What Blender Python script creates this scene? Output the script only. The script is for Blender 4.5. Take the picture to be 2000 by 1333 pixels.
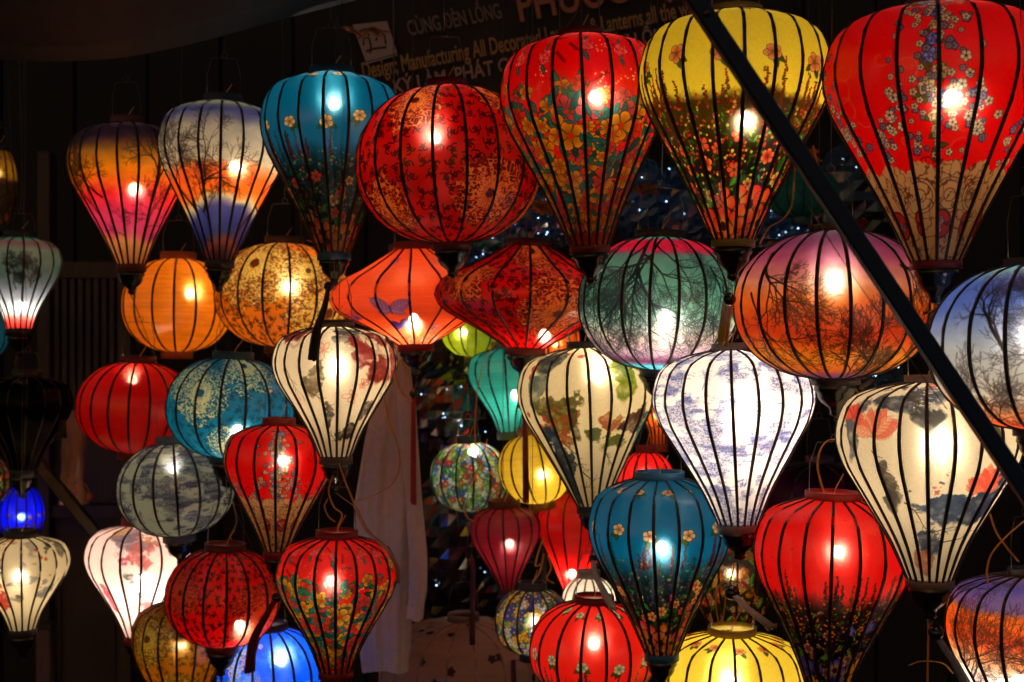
import bpy, math, random
import numpy as np
from mathutils import Vector
R_ = math.radians
for o in list(bpy.data.objects): bpy.data.objects.remove(o)
sc = bpy.context.scene
C = sc.collection
# ------------------------------------------------------------------ camera
CAMZ = 1.6
cd = bpy.data.cameras.new("camera"); cam = bpy.data.objects.new("camera", cd); C.objects.link(cam)
cam.location = (0, 0, CAMZ); cam.rotation_euler = (R_(90), 0, 0)
cd.lens = 45; cd.sensor_width = 36; cd.clip_start = 0.05; cd.clip_end = 400
cd.dof.use_dof = True; cd.dof.focus_distance = 2.45; cd.dof.aperture_fstop = 4.5
sc.camera = cam
# ------------------------------------------------------------------ night sky
w = bpy.data.worlds.new("World"); sc.world = w; w.use_nodes = True
nt = w.node_tree; nt.nodes.clear()
sky = nt.nodes.new("ShaderNodeTexSky"); sky.sky_type = 'NISHITA'; sky.sun_disc = False
sky.sun_elevation = R_(0.5); sky.sun_rotation = R_(200)
bg = nt.nodes.new("ShaderNodeBackground"); bg.inputs[1].default_value = 0.135
wo = nt.nodes.new("ShaderNodeOutputWorld")
nt.links.new(sky.outputs[0], bg.inputs[0]); nt.links.new(bg.outputs[0], wo.inputs[0])
# ------------------------------------------------------------------ exposure and sampling
vs = sc.view_settings; vs.view_transform = 'Standard'; vs.look = 'None'; vs.exposure = 0.0; vs.gamma = 1; vs.use_curve_mapping = False
cy = sc.cycles
cy.use_denoising = True
cy.max_bounces = 6; cy.diffuse_bounces = 4; cy.adaptive_threshold = .02; cy.glossy_bounces = 3; cy.transmission_bounces = 4; cy.transparent_max_bounces = 10
cy.sample_clamp_indirect = 4.0; cy.caustics_reflective = False; cy.caustics_refractive = False
cy.use_light_tree = True
F = 2500.0
def at(px, py, D):
    """a point of the photograph (2000 x 1333) taken out to its real distance D"""
    return Vector(((px - 1000) / F * D, D, CAMZ + (666.5 - py) / F * D))
# ------------------------------------------------------------------ material helpers
def newmat(name):
    m = bpy.data.materials.new(name); m.use_nodes = True; m.node_tree.nodes.clear(); return m, m.node_tree
def simple(name, col, rough=.6, metal=0, noise=None, bump=0, spec=.5, scale=8, stretch=(1,1,1), emit=None, coat=0, alpha=None, trans=0):
    m, t = newmat(name); N = t.nodes; L = t.links
    out = N.new("ShaderNodeOutputMaterial"); b = N.new("ShaderNodeBsdfPrincipled"); L.new(b.outputs[0], out.inputs[0])
    b.inputs["Base Color"].default_value = (*col, 1); b.inputs["Roughness"].default_value = rough
    b.inputs["Metallic"].default_value = metal; b.inputs["Specular IOR Level"].default_value = spec
    b.inputs["Coat Weight"].default_value = coat
    b.inputs["Transmission Weight"].default_value = trans
    if noise:
        tc = N.new("ShaderNodeTexCoord"); mp = N.new("ShaderNodeMapping"); mp.inputs["Scale"].default_value = stretch
        nz = N.new("ShaderNodeTexNoise"); nz.inputs["Scale"].default_value = scale; nz.inputs["Detail"].default_value = 6; nz.inputs["Roughness"].default_value = .6
        cr = N.new("ShaderNodeValToRGB"); cr.color_ramp.elements[0].position = .3; cr.color_ramp.elements[1].position = .7
        cr.color_ramp.elements[0].color = (*noise, 1); cr.color_ramp.elements[1].color = (*col, 1)
        L.new(tc.outputs["Object"], mp.inputs[0]); L.new(mp.outputs[0], nz.inputs[0]); L.new(nz.outputs[0], cr.inputs[0]); L.new(cr.outputs[0], b.inputs["Base Color"])
        if bump:
            bp = N.new("ShaderNodeBump"); bp.inputs["Strength"].default_value = bump; bp.inputs["Distance"].default_value = .004
            L.new(nz.outputs[0], bp.inputs["Height"]); L.new(bp.outputs[0], b.inputs["Normal"])
    if emit:
        b.inputs["Emission Color"].default_value = (*emit[0], 1); b.inputs["Emission Strength"].default_value = emit[1]
    return m
MATS = {}
def mat(name, *a, **k):
    if name not in MATS: MATS[name] = simple(name, *a, **k)
    return MATS[name]
RIBM = simple("dark bamboo rib", (.012, .007, .005), .55, noise=(.022, .011, .007), scale=40)
BLACKW = simple("black lacquered wood", (.006, .005, .005), .22, spec=.6, noise=(.012, .009, .008), scale=30)
WIRE = simple("galvanised wire", (.12, .11, .10), .45, metal=1)
CORD = simple("amber twin cord", (.72, .34, .05), .35, noise=(.60, .26, .04), scale=60)
SOCK = simple("bulb socket plastic", (.05, .05, .05), .4)
# ------------------------------------------------------------------ object helpers
def link(o, parent=None):
    C.objects.link(o)
    if parent: o.parent = parent
    return o
def tag(o, label=None, cat=None, group=None, kind=None):
    if label: o["label"] = label
    if cat: o["category"] = cat
    if group: o["group"] = group
    if kind: o["kind"] = kind
    return o
def mesh(name, V, Fc, m, parent=None, smooth=True):
    me = bpy.data.meshes.new(name); me.from_pydata([tuple(v) for v in V], [], Fc)
    if m: me.materials.append(m)
    if smooth: me.polygons.foreach_set("use_smooth", [True] * len(me.polygons))
    me.update()
    return link(bpy.data.objects.new(name, me), parent)
def empty(name, loc, rot=(0,0,0)):
    o = bpy.data.objects.new(name, None); o.empty_display_size = .05; o.location = loc; o.rotation_euler = rot; C.objects.link(o); return o
def lathe(pts, n=24, cx=0, cyy=0, cz=0):
    V = []; Fc = []
    for r, z in pts:
        for k in range(n):
            a = 2*math.pi*k/n; V.append((cx + r*math.cos(a), cyy + r*math.sin(a), cz + z))
    for i in range(len(pts)-1):
        for k in range(n):
            a = i*n+k; b = i*n+(k+1) % n; Fc.append((a, b, b+n, a+n))
    return V, Fc
def tube(P, r, n=6, r2=None, cap=True):
    P = [Vector(p) for p in P]; V = []; Fc = []; m = len(P); up = None
    for i, p in enumerate(P):
        d = (P[min(i+1, m-1)] - P[max(i-1, 0)]).normalized()
        if up is None:
            up = Vector((0, 0, 1)) if abs(d.z) < .9 else Vector((0, 1, 0))
        s = d.cross(up).normalized(); up = s.cross(d).normalized()
        rr = r if r2 is None else r + (r2-r)*i/(m-1)
        for k in range(n):
            a = 2*math.pi*k/n; V.append(p + s*rr*math.cos(a) + up*rr*math.sin(a))
    for i in range(m-1):
        for k in range(n):
            a = i*n+k; b = i*n+(k+1) % n; Fc.append((a, b, b+n, a+n))
    if cap: Fc.append(tuple(range(n))[::-1]); Fc.append(tuple(range((m-1)*n, m*n)))
    return V, Fc
def merge(*vf):
    V = []; Fc = []
    for v, f in vf:
        b = len(V); V += list(v); Fc += [tuple(i+b for i in q) for q in f]
    return V, Fc
def spline(P, n=8):
    P = [Vector(p) for p in P]
    if len(P) < 3: return P
    Q = [P[0]*2-P[1]] + P + [P[-1]*2-P[-2]]; out = []
    for i in range(1, len(Q)-2):
        for k in range(n):
            t = k/n; a, b, c, d = Q[i-1:i+3]
            out.append(.5*((2*b) + (c-a)*t + (2*a-5*b+4*c-d)*t*t + (3*b-a-3*c+d)*t**3))
    out.append(P[-1]); return out
def boxvf(x0, x1, y0, y1, z0, z1):
    V = [(x, y, z) for x in (x0, x1) for y in (y0, y1) for z in (z0, z1)]
    return V, [(0,1,3,2), (4,6,7,5), (0,4,5,1), (2,3,7,6), (0,2,6,4), (1,5,7,3)]
def box(name, x0, x1, y0, y1, z0, z1, m, parent=None, bev=.004):
    V, Fc = boxvf(x0, x1, y0, y1, z0, z1); o = mesh(name, V, Fc, m, parent, False)
    if bev:
        b = o.modifiers.new("bevel", 'BEVEL'); b.width = bev; b.segments = 2
    return o
# ================================================================== SETTING
asph = simple("street paving", (.05, .047, .043), .7, noise=(.035, .032, .03), scale=6, bump=.4)
V, Fc = [], []
gr = mesh("ground", [(-60,-60,0),(60,-60,0),(60,60,0),(-60,60,0)], [(0,1,2,3)], asph, None, False); tag(gr, kind="structure")
wallm = simple("dark timber wall", (.007, .0055, .0045), .8, noise=(.0035, .0028, .0022), scale=3, stretch=(6, 1, .6), bump=.5)
bw = mesh("back_wall", *boxvf(-4.2, 4.2, 5.3, 5.45, 0, 3.6), wallm, None, False); tag(bw, kind="structure")
for k in range(28):    # upright boards of the wall
    x = -4.2 + k*.3
    p = box("plank", x+.006, x+.294, 5.270 - (.006 if k % 2 else 0), 5.298, 0.0, 3.5, wallm, bw, .003); tag(p)
# ================================================================== PRINTED CLOTH: painter
def srgb(c): return np.array(c, np.float32)
def noise_grid(rng, H, W, gx, gy):
    G = rng.random((gy+2, gx)).astype(np.float32)
    ys = np.linspace(0, gy, H, endpoint=False); xs = np.linspace(0, gx, W, endpoint=False)
    y0 = ys.astype(int); x0 = xs.astype(int); fy = ys-y0; fx = xs-x0
    fy = (fy*fy*(3-2*fy))[:, None]; fx = (fx*fx*(3-2*fx))[None]
    x1 = (x0+1) % gx
    A = G[y0][:, x0]; B = G[y0][:, x1]; Cc = G[y0+1][:, x0]; D = G[y0+1][:, x1]
    return ((A*(1-fx)+B*fx)*(1-fy) + (Cc*(1-fx)+D*fx)*fy).astype(np.float32)
def fbm(rng, H, W, gx, gy, octs=4, rough=.55):
    o = 0; a = 1; s = 0
    for k in range(octs):
        o = o + a*noise_grid(rng, H, W, max(2, gx*2**k), max(2, gy*2**k)); s += a; a *= rough
    return o/s
def G_(s):
    n = int(math.ceil(s))+2; g = np.arange(-n, n+1, dtype=np.float32); return np.meshgrid(g, g)
def flower(s, n, c0, c1, cc, ol=(.1,.05,.03), rot=0, rd=.38, squash=1.):
    x, y = G_(s); y = y/squash; r = np.hypot(x, y)+1e-4; th = np.arctan2(y, x)+rot
    cs = np.abs(np.cos(n*th/2)); edge = s*(1-rd+rd*cs**.6)
    a = np.clip(edge-r+.5, 0, 1); k = np.clip(r/edge, 0, 1)[..., None]
    col = srgb(c1)*(1-k**1.3) + srgb(c0)*k**1.3
    col = col*(1-.22*(np.sin(n*th*3.)**2*(1-k[..., 0])**.5))[..., None]
    if s > 4:
        col = col*(1-.45*((cs < .28) & (r > .25*s)))[..., None]
        e = np.clip(1.6-(edge-r), 0, 1)[..., None]*.8; col = col*(1-e)+srgb(ol)*e
    c = np.clip(.24*s-r+.5, 0, 1)[..., None]; col = col*(1-c)+srgb(cc)*c
    return np.dstack([col, a]).astype(np.float32)
def leaf(s, ang, c, ol=(.03,.08,.03), wd=.36):
    x, y = G_(s); u = x*math.cos(ang)+y*math.sin(ang); v = -x*math.sin(ang)+y*math.cos(ang)
    h = wd*s*(1-(u/s)**2); a = np.clip(h-np.abs(v)+.5, 0, 1)*(np.abs(u) < s)
    col = np.ones(x.shape+(3,), np.float32)*srgb(c); m = (np.abs(v) < .6)[..., None]; col = np.where(m, col*1.35, col)
    vein = (np.sin((u-np.abs(v))*6.28/max(3, s*.3)) > .6)[..., None]*.35; col = col*(1-vein)+srgb(ol)*vein
    e = np.clip(1.2-(h-np.abs(v)), 0, 1)[..., None]*.7; col = col*(1-e)+srgb(ol)*e
    return np.dstack([np.clip(col, 0, 1), a]).astype(np.float32)
def rose(s, c0, c1, ol=(.1,.08,.15), rot=0):
    x, y = G_(s); r = np.hypot(x, y)+1e-4; th = np.arctan2(y, x)+rot
    edge = s*(.9+.1*np.cos(7*th)); a = np.clip(edge-r+.5, 0, 1)
    q = .5+.5*np.sin(r/s*10.5+2*th+1.5*np.sin(5*th+r/s*6)); q = q[..., None]
    col = srgb(c0)*q+srgb(c1)*(1-q); e = np.clip(1.6-(edge-r), 0, 1)[..., None]*.6; col = col*(1-e)+srgb(ol)*e
    return np.dstack([col, a]).astype(np.float32)
class Tex:
    def __init__(s, W, H, base, seed):
        s.W, s.H = W, H; s.rng = np.random.default_rng(seed); s.r = random.Random(seed); s.k = W/1024
        s.a = np.ones((H, W, 3), np.float32)*srgb(base)
    def put(s, st, x, y, op=1.):
        h, w_ = st.shape[:2]; x0 = int(round(x))-w_//2; y0 = int(round(y))-h//2
        ya = max(0, y0); yb = min(s.H, y0+h)
        if ya >= yb: return
        cols = (x0+np.arange(w_)) % s.W; p = st[ya-y0:yb-y0]; al = p[..., 3:]*op
        blk = s.a[ya:yb]; sub = blk[:, cols]; blk[:, cols] = sub*(1-al)+p[..., :3]*al
    def mask(s, pts, sub=1.):
        """pts: n x 3 (x, y, width) -> coverage"""
        M = np.zeros((s.H, s.W), np.float32)
        if not len(pts): return M
        P = np.asarray(pts, np.float32); mw = P[:, 2].max(); n = int(mw/2+1.5)
        for lo, hi in ((0, 2), (2, 4.5), (4.5, 99)):
            Q = P[(P[:, 2] >= lo) & (P[:, 2] < hi)]
            if not len(Q): continue
            n = int(Q[:, 2].max()/2+1.5)
            bx = np.floor(Q[:, 0]).astype(int); by = np.floor(Q[:, 1]).astype(int)
            for dy in range(-n, n+2):
                for dx in range(-n, n+2):
                    wv = np.clip(Q[:, 2]/2+.5-np.hypot(bx+dx-Q[:, 0], by+dy-Q[:, 1]), 0, np.minimum(1, Q[:, 2]))
                    iy = by+dy; ok = (iy >= 0) & (iy < s.H) & (wv > 0)
                    np.maximum.at(M, (iy[ok], (bx[ok]+dx) % s.W), wv[ok])
        return M
    def ink(s, pts, col, op=1.):
        m = s.mask(pts)[..., None]*op; s.a = s.a*(1-m)+srgb(col)*m
    def lay(s, m, col, op=1.):
        m = np.clip(m, 0, 1)[..., None]*op; s.a = s.a*(1-m)+srgb(col)*m
    def seg(s, x0, y0, x1, y1, w0, w1=None):
        w1 = w0 if w1 is None else w1; n = max(2, int(math.hypot(x1-x0, y1-y0)/.8)); t = np.linspace(0, 1, n)
        return np.stack([x0+(x1-x0)*t, y0+(y1-y0)*t, w0+(w1-w0)*t], 1)
    def poly(s, P, w0, w1=None):
        w1 = w0 if w1 is None else w1; n = len(P)-1
        return np.concatenate([s.seg(*P[i], *P[i+1], w0+(w1-w0)*i/n, w0+(w1-w0)*(i+1)/n) for i in range(n)])
    def tree(s, x, y, ang, ln, w, depth, spread=.55, curl=.25):
        out = []; r = s.r
        st = [(x, y, ang, ln, w, depth)]
        while st:
            x, y, a, l, w, d = st.pop(); n = 4
            for i in range(n):
                a2 = a+r.uniform(-curl, curl); x2 = x+math.cos(a2)*l/n; y2 = y-math.sin(a2)*l/n
                out.append(s.seg(x, y, x2, y2, max(.75, w), max(.7, w*.88))); x, y, a = x2, y2, a2; w *= .93
                if d > 0 and r.random() < .42: st.append((x, y, a+r.choice((-1, 1))*r.uniform(.4, 1.1), l*r.uniform(.4, .7), w*.6, d-1))
            if d > 0:
                st.append((x, y, a+r.uniform(.1, spread), l*r.uniform(.6, .85), w*.72, d-1)); st.append((x, y, a-r.uniform(.1, spread), l*r.uniform(.6, .85), w*.72, d-1))
        return np.concatenate(out)
    def image(s, name):
        im = bpy.data.images.new(name, s.W, s.H, alpha=False)
        px = np.ones((s.H, s.W, 4), np.float32); px[..., :3] = np.clip(s.a, 0, .97)[::-1]
        im.pixels.foreach_set(px.ravel()); im.update(); im.pack(); return im
def bands(t, B, wob=.05, gx=4):
    """horizontal washes of colour bent by noise: B = [(v, colour)...], v from the top"""
    n = fbm(t.rng, t.H, t.W, gx, 3, 4)-.5; v = (np.arange(t.H)/t.H)[:, None]+n*wob*4
    v = np.broadcast_to(v, (t.H, t.W)); xs = [b[0] for b in B]
    t.a = np.dstack([np.interp(v, xs, [b[1][c] for b in B]) for c in range(3)]).astype(np.float32)
    g = fbm(t.rng, t.H, t.W, 60, 40, 2)-.5; t.a = np.clip(t.a*(1+.12*g[..., None]), 0, 1)
def d_sunset(t, B, trees, col=(.06,.03,.05), wob=.05):
    bands(t, B, wob)
    for (u, v, ang, ln, w, d) in trees:
        P = t.tree(u*t.W, v*t.H, R_(ang), ln*t.H, w*t.k*1.5, d); P[:, 2] *= 1.25; t.ink(P, tuple(q*.55 for q in col), .97)
def d_meadow(t, top, dark, v0, hot=((.85,.1,.12), (.95,.75,.3)), dots=((.9,.75,.3), (.75,.12,.15), (.85,.45,.2)), bigs=((.85,.1,.08), (.95,.3,.2)), mids=((.95,.7,.25), (.9,.35,.15), (.9,.85,.6)), soft=.05, spark=0, green=(.12,.3,.1), dens=1., bloom=1., petal=((.95,.74,.48), (.88,.35,.22)), tops=12):
    W, H, k, r = t.W, t.H, t.k, t.r
    v = (np.arange(H)/H)[:, None]; n = fbm(t.rng, H, W, 20, 10, 4)-.5
    t.a[:] = srgb(top); m = np.clip((v-v0+n*.08)/(soft*2)+.3, 0, 1); gr = t.rng.random((H, W)).astype(np.float32)
    t.lay(np.clip(m*1.1-(gr*.5)*(1-m), 0, 1), dark, .93)
    if spark:
        for _ in range(240): t.put(flower(1.4*k, 4, (.95,.6,.4), (.95,.6,.4), (.95,.6,.4)), r.random()*W, r.random()*H*v0, .8)
        for _ in range(90): t.put(flower(2*k, 4, (.3,.02,.02), (.3,.02,.02), (.3,.02,.02)), r.random()*W, r.random()*H*v0, .7)
    t.lay(np.broadcast_to(np.clip((v-v0-.10)/.22, 0, 1), (H, W)), tuple(q*.35 for q in dark), .9)
    # green haze of stalks
    P = []
    for _ in range(int(420*dens)):
        x = r.random()*W; y = (v0+r.random()**.8*(1-v0))*H; a = r.uniform(-.4, .4); l = r.uniform(8, 22)*k
        P.append(t.seg(x, y, x+math.sin(a)*l, y-math.cos(a)*l, 1.0*k))
    t.ink(np.concatenate(P), green, .8)
    # flower spikes rising out of the dark into the plain cloth
    for _ in range(int(46*dens)):
        x = r.random()*W; h = r.uniform(.05, .17)*H; yb = (v0+.05)*H; n_ = int(h/(4.2*k)); c = r.choice(hot[:1]*3+(dots[1], dots[2]))
        for j in range(n_):
            f = j/n_; s_ = (4.6-2.6*f)*k*r.uniform(.8, 1.15)
            t.put(flower(s_, 5, c, tuple(q*.45 for q in c), (.1,.05,.02), (.05,.02,.02)), x+r.uniform(-3.6, 3.6)*k*(1-f*.7), yb-f*h, .92)
            if r.random() < .4: t.put(leaf(3.5*k, r.uniform(0, 6.3), green), x+r.uniform(-4, 4)*k, yb-f*h)
    dot = [flower(s_*k, 5, c, tuple(q*.8 for q in c), c, (.05,.02,.02)) for c in dots for s_ in (2.2, 3.0, 3.9)]
    lf = [leaf(s_*k, a, c) for s_ in (5, 8) for a in (.4, 1.2, 2.0, 2.7) for c in (green, tuple(min(1, q*1.7) for q in green))]
    for _ in range(int(2100*dens)):
        y = v0+.01+r.random()*(.99-v0); t.put(r.choice(dot), r.random()*W, y*H, .95)
        if r.random() < .35: t.put(r.choice(lf), r.random()*W, (v0+.05+r.random()*(1-v0))*H, .9)
    lf2 = [leaf(s_*k, a, c) for s_ in (16, 21) for a in (.2, .9, 1.6, 2.3, 2.9) for c in (green, tuple(min(1, q*1.6) for q in green))]
    for _ in range(int(110*dens)): t.put(r.choice(lf2), r.random()*W, (v0+.24+r.random()*.4)*H, .95)
    md = [flower(s_*k*bloom, n_, c, tuple(q*.75 for q in mids[(i+1) % 3]), (.5,.1,.05), (.1,.03,.03), r.random()*6) for i, c in enumerate(mids) for s_ in (12, 15) for n_ in (5, 6)]
    for _ in range(int(130*dens)): t.put(r.choice(md), r.random()*W, (v0+.14+r.random()**.8*.5)*H)
    bg_ = [flower(s_*k*bloom, 5, c, (.95,.75,.3), (.25,.05,.03), (.15,.02,.02), r.random()*6, .3) for c in bigs for s_ in (30, 36)]
    for i in range(int(34*dens)): t.put(r.choice(bg_), i*W/34+r.uniform(-10, 10), (.86+r.random()*.14)*H)
    # single large blossoms on the plain top
    for row, (vv, n_) in enumerate(((.115, tops), (v0-.12 if v0 > .3 else v0-.09, tops))):
        for i in range(n_):
            x = (i+.5*row+.25)*W/n_+r.uniform(-8, 8)*k; y = (vv+r.uniform(-.018, .018))*H
            for a in r.sample([.6, 1.2, 1.9, 2.5], 2): t.put(leaf(13*k, a, (.25,.35,.12), (.05,.1,.03), .42), x+math.cos(a)*15*k, y+math.sin(a)*15*k)
            t.put(flower(17*k, r.choice((5, 5, 6)), petal[0], petal[1], (.45,.4,.1), (.2,.06,.05), r.random()*6, .32, r.choice((1, .8))), x, y)
def curl(s, w, rev=1, turns=1.25):
    t_ = np.linspace(0, 1, 70); r = s*(1-t_)**.8; a = t_*turns*6.28*rev
    return np.stack([r*np.cos(a), r*np.sin(a), w*(1-.5*t_)], 1)
def d_damask(t, base, dark, gold, meds, gold2=None, nz=.1, dop=.75):
    W, H, k, r = t.W, t.H, t.k, t.r
    gold = tuple(min(.95, q*1.15) for q in gold); t.a[:] = srgb(base); n = fbm(t.rng, H, W, 30, 14, 3)-.5; t.a *= 1+nz*2*n[..., None]
    P = []
    for i in range(40):
        for j in range(16):
            x = (i+.5*(j % 2)+r.uniform(-.25, .25))*W/40; y = (j+r.uniform(.2, .8))*H/16; rev = r.choice((-1, 1)); rot = r.random()*6.28
            for q in range(3):
                c = curl(r.uniform(5, 8)*k, r.uniform(1.9, 2.7)*k, rev*(1 if q else -1), r.uniform(.6, 1.1)); ca, sa = math.cos(rot+q*2.1), math.sin(rot+q*2.1)
                X = c[:, 0]*ca-c[:, 1]*sa; Y = c[:, 0]*sa+c[:, 1]*ca; P.append(np.stack([x+X+4*k*ca, y+Y+4*k*sa, c[:, 2]], 1))
            for q in range(5):
                a = rot+q*1.25; P.append(t.seg(x+3*k*math.cos(a), y+3*k*math.sin(a), x+7*k*math.cos(a+.4), y+7*k*math.sin(a+.4), 2.6*k, 1.0*k))
    t.ink(np.concatenate(P), tuple(q*.55 for q in dark), min(1, dop+.15))
    yy, xx = np.mgrid[0:H, 0:W].astype(np.float32)
    fil = fbm(t.rng, H, W, 140, 66, 2, .6); fil2 = t.rng.random((H, W)).astype(np.float32)
    rag = fbm(t.rng, H, W, 40, 20, 3)-.5
    scr = np.clip(1.7-np.abs(fil-.5)/.075, 0, 1)
    for (u, v, rad) in meds:
        dx = (xx-u*W+W/2) % W-W/2; dy = yy-v*H; rr = np.hypot(dx, dy)/(rad*W); th = np.arctan2(dy, dx)
        inside = np.clip((1-rr+rag*.55)*12, 0, 1)
        t.lay(inside, dark, .5); t.lay(inside*scr, gold, 1)
        ring = (np.abs(np.sin(rr*28)) > .72)*(np.sin(th*22) > -.2)*(rr < .62)*(rr > .2); t.lay(ring*inside, gold, .75)
        pet = (rr < .36)*(rr > .13)*(np.abs(np.cos(th*12)) > .35); t.lay(pet*inside, gold2 or gold, .95)
        cen = np.clip((.12-rr)*30, 0, 1); t.lay(cen, dark, .8)
def d_garden(t, base, yel=(.93,.62,.12), pink=(.88,.3,.3), teal=(.12,.42,.42), v0=.38):
    W, H, k, r = t.W, t.H, t.k, t.r
    n = fbm(t.rng, H, W, 8, 6, 3)-.5; t.a = t.a*0+srgb(base)*(1+.14*n[..., None])
    P = []   # dark sprays on the plain ground
    for _ in range(60):
        x = r.random()*W; y = r.uniform(.1, .7)*H; a = r.uniform(0, 3.14); L_ = r.uniform(22, 40)*k; b = r.uniform(-.02, .02)
        px, py = x, y
        for j in range(9):
            a += b*2; nx = px+math.cos(a)*L_/9; ny = py-math.sin(a)*L_/9; P.append(t.seg(px, py, nx, ny, 1.2*k)); px, py = nx, ny
            for sgn in (-1, 1): P.append(t.seg(px, py, px+math.cos(a+sgn*.9)*5*k, py-math.sin(a+sgn*.9)*5*k, 1.9*k, .8*k))
    t.ink(np.concatenate(P), (.28,.01,.02), .8)
    for _ in range(26):   # pale baby's breath
        x = r.random()*W; y = r.uniform(.2, .45)*H
        for j in range(9): t.put(flower(2.0*k, 4, (.95,.75,.6), (.9,.6,.4), (.9,.6,.4)), x+r.gauss(0, 8)*k, y+r.gauss(0, 8)*k)
    yy_ = np.broadcast_to((np.arange(H)/H)[:, None], (H, W)); fg = fbm(t.rng, H, W, 110, 60, 2); t.lay(np.clip(1.5-np.abs(fg-.5)/.04, 0, 1)*np.clip((yy_-v0-.05)*5, 0, 1), (.75,.45,.2), .7)
    def bunch(x, y, s_):
        for _ in range(3):
            a = r.random()*3.14; t.put(leaf(s_*.8, a, r.choice((teal, (.1,.3,.3), (.2,.45,.35)))), x+r.uniform(-1, 1)*s_, y+r.uniform(-1, 1)*s_)
        c = r.choice((yel, yel, yel, pink, (.9,.25,.15)))
        t.put(flower(s_, r.choice((5, 6, 8)), c, tuple(q*.7 for q in c), (.75,.2,.05), (.3,.06,.02), r.random()*6, .34, r.choice((1, .7, .85))), x, y)
    for i in range(14):
        x = (i+r.uniform(-.2, .2))*W/14; y = (v0-.12+r.uniform(-.03, .03))*H
        t.put(rose(17*k, (.92,.45,.42), (.75,.12,.15), rot=r.random()*6), x, y); t.put(leaf(12*k, 1.2, teal), x-2*k, y+24*k); t.put(leaf(9*k, 2, teal), x+3*k, y-22*k)
    for i in range(int(26)):
        bunch(i*W/26+r.uniform(-8, 8)*k, (v0+r.uniform(-.02, .1))*H, r.uniform(16, 22)*k)
    for _ in range(560):
        v = v0+.10+r.random()**.8*(.9-v0-.06); bunch(r.random()*W, v*H, r.uniform(17, 34)*k*(1-.15*v))
    for _ in range(200):
        x = r.random()*W; y = (v0+.05+r.random()*.55)*H; t.put(leaf(r.uniform(10, 15)*k, r.random()*3.1, teal), x, y)
    v = (np.arange(H)/H)[:, None]; t.lay(np.broadcast_to((v > .95)*1., (H, W)), (.6,.08,.05), .8)
    for i in range(150): t.put(flower(4*k, 5, yel, (.8,.3,.1), (.6,.1,.05)), r.random()*W, (.9+r.random()*.1)*H)
def d_rose(t, base, lace0=.74, lace=(.76,.62,.43), centre=.5):
    W, H, k, r = t.W, t.H, t.k, t.r
    t.a[:] = srgb(base); bl = (.16,.17,.5); wh = (.86,.78,.6); ol = (.1,.08,.25); gn = (.38,.32,.1)
    def curlat(x, y, s_, c, w_, rev, rot):
        q = curl(s_, w_, rev, .9); ca, sa = math.cos(rot), math.sin(rot); return np.stack([x+q[:, 0]*ca-q[:, 1]*sa, y+q[:, 0]*sa+q[:, 1]*ca, q[:, 2]], 1)
    P = []; P2 = []
    for _ in range(46):
        x = r.random()*W; y = r.uniform(.3, .7)*H; (P if r.random() < .5 else P2).append(curlat(x, y, r.uniform(12, 24)*k, 0, 2.2*k, r.choice((-1, 1)), r.random()*6))
    t.ink(np.concatenate(P), (.9,.5,.3), .8); t.ink(np.concatenate(P2), (.42,.05,.03), .8)
    def rosecl(x, y, s_, c0, c1):
        for a in r.sample([.3, 1., 1.7, 2.4, 3.], 2): t.put(leaf(s_*.9, a, gn, (.15,.15,.04), .45), x+math.cos(a)*s_*r.choice((-1, 1)), y+math.sin(a)*s_)
        t.put(rose(s_, c0, c1, ol, r.random()*6), x, y)
    n = 4
    for g in range(n):
        cx = (centre+g/n)*W
        for i in range(15):
            y = (.06+i*.044)*H; sp = 14+10*math.sin(i*.9)
            rosecl(cx+r.uniform(-sp, sp)*.8*k, y, r.uniform(10, 16)*k, *(((.62,.62,.8), bl) if r.random() < .55 else (wh, (.45,.35,.15))))
        for _ in range(170):
            x = cx+r.gauss(0, 30)*k; y = r.uniform(.08, .68)*H; t.put(flower(r.uniform(4, 7.5)*k, 5, r.choice((wh, wh, bl)), wh, (.3,.2,.1), ol), x, y)
        for sgn in (-1, 1):
            for _ in range(36):
                f = r.random(); x = cx+sgn*(40+70*f+r.gauss(0, 8))*k; y = (.45+.2*f+r.gauss(0, .035))*H
                t.put(flower(r.uniform(4, 9)*k, 5, r.choice((wh, wh, bl)), (.85,.8,.65), (.15,.15,.4), ol, r.random()*6), x, y)
    v = np.broadcast_to((np.arange(H)/H)[:, None], (H, W)); x = np.arange(W)[None]
    e = lace0-.035*np.abs(np.sin(x/W*math.pi*14))-.008*np.abs(np.sin(x/W*math.pi*110))
    m = np.clip((v-e)*H, 0, 1); t.lay(m, lace)
    fil = fbm(t.rng, H, W, 70, 34, 3); t.lay(m*np.clip(1.4-np.abs(fil-.5)/.03, 0, 1), (.33,.16,.05), .85)
    P = []
    for i in range(14):
        cx = (i+.5)*W/14
        for s_ in (30, 24, 11): 
            th = np.linspace(0, 6.3, 160); P.append(np.stack([cx+np.cos(th)*s_*.9*k, (lace0+.07)*H+np.sin(th)*s_*.9*k, th*0+1.6*k], 1))
    t.lay(t.mask(np.concatenate(P))*m, (.33,.16,.05), .85)
    for i in range(12):
        x_ = (i+centre*12 % 1+.3)*W/12; y = (lace0+.16)*H
        for s_, c in ((23, (.3,.02,.02)), (20, (.75,.06,.05))): t.put(flower(s_*k, 2, c, c, c, c, 1.57, .25), x_, y)
        for _ in range(9): t.put(flower(r.uniform(3, 5)*k, 5, r.choice((wh, bl)), wh, bl, ol), x_+r.gauss(0, 5)*k, y+r.gauss(0, 7)*k)
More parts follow.
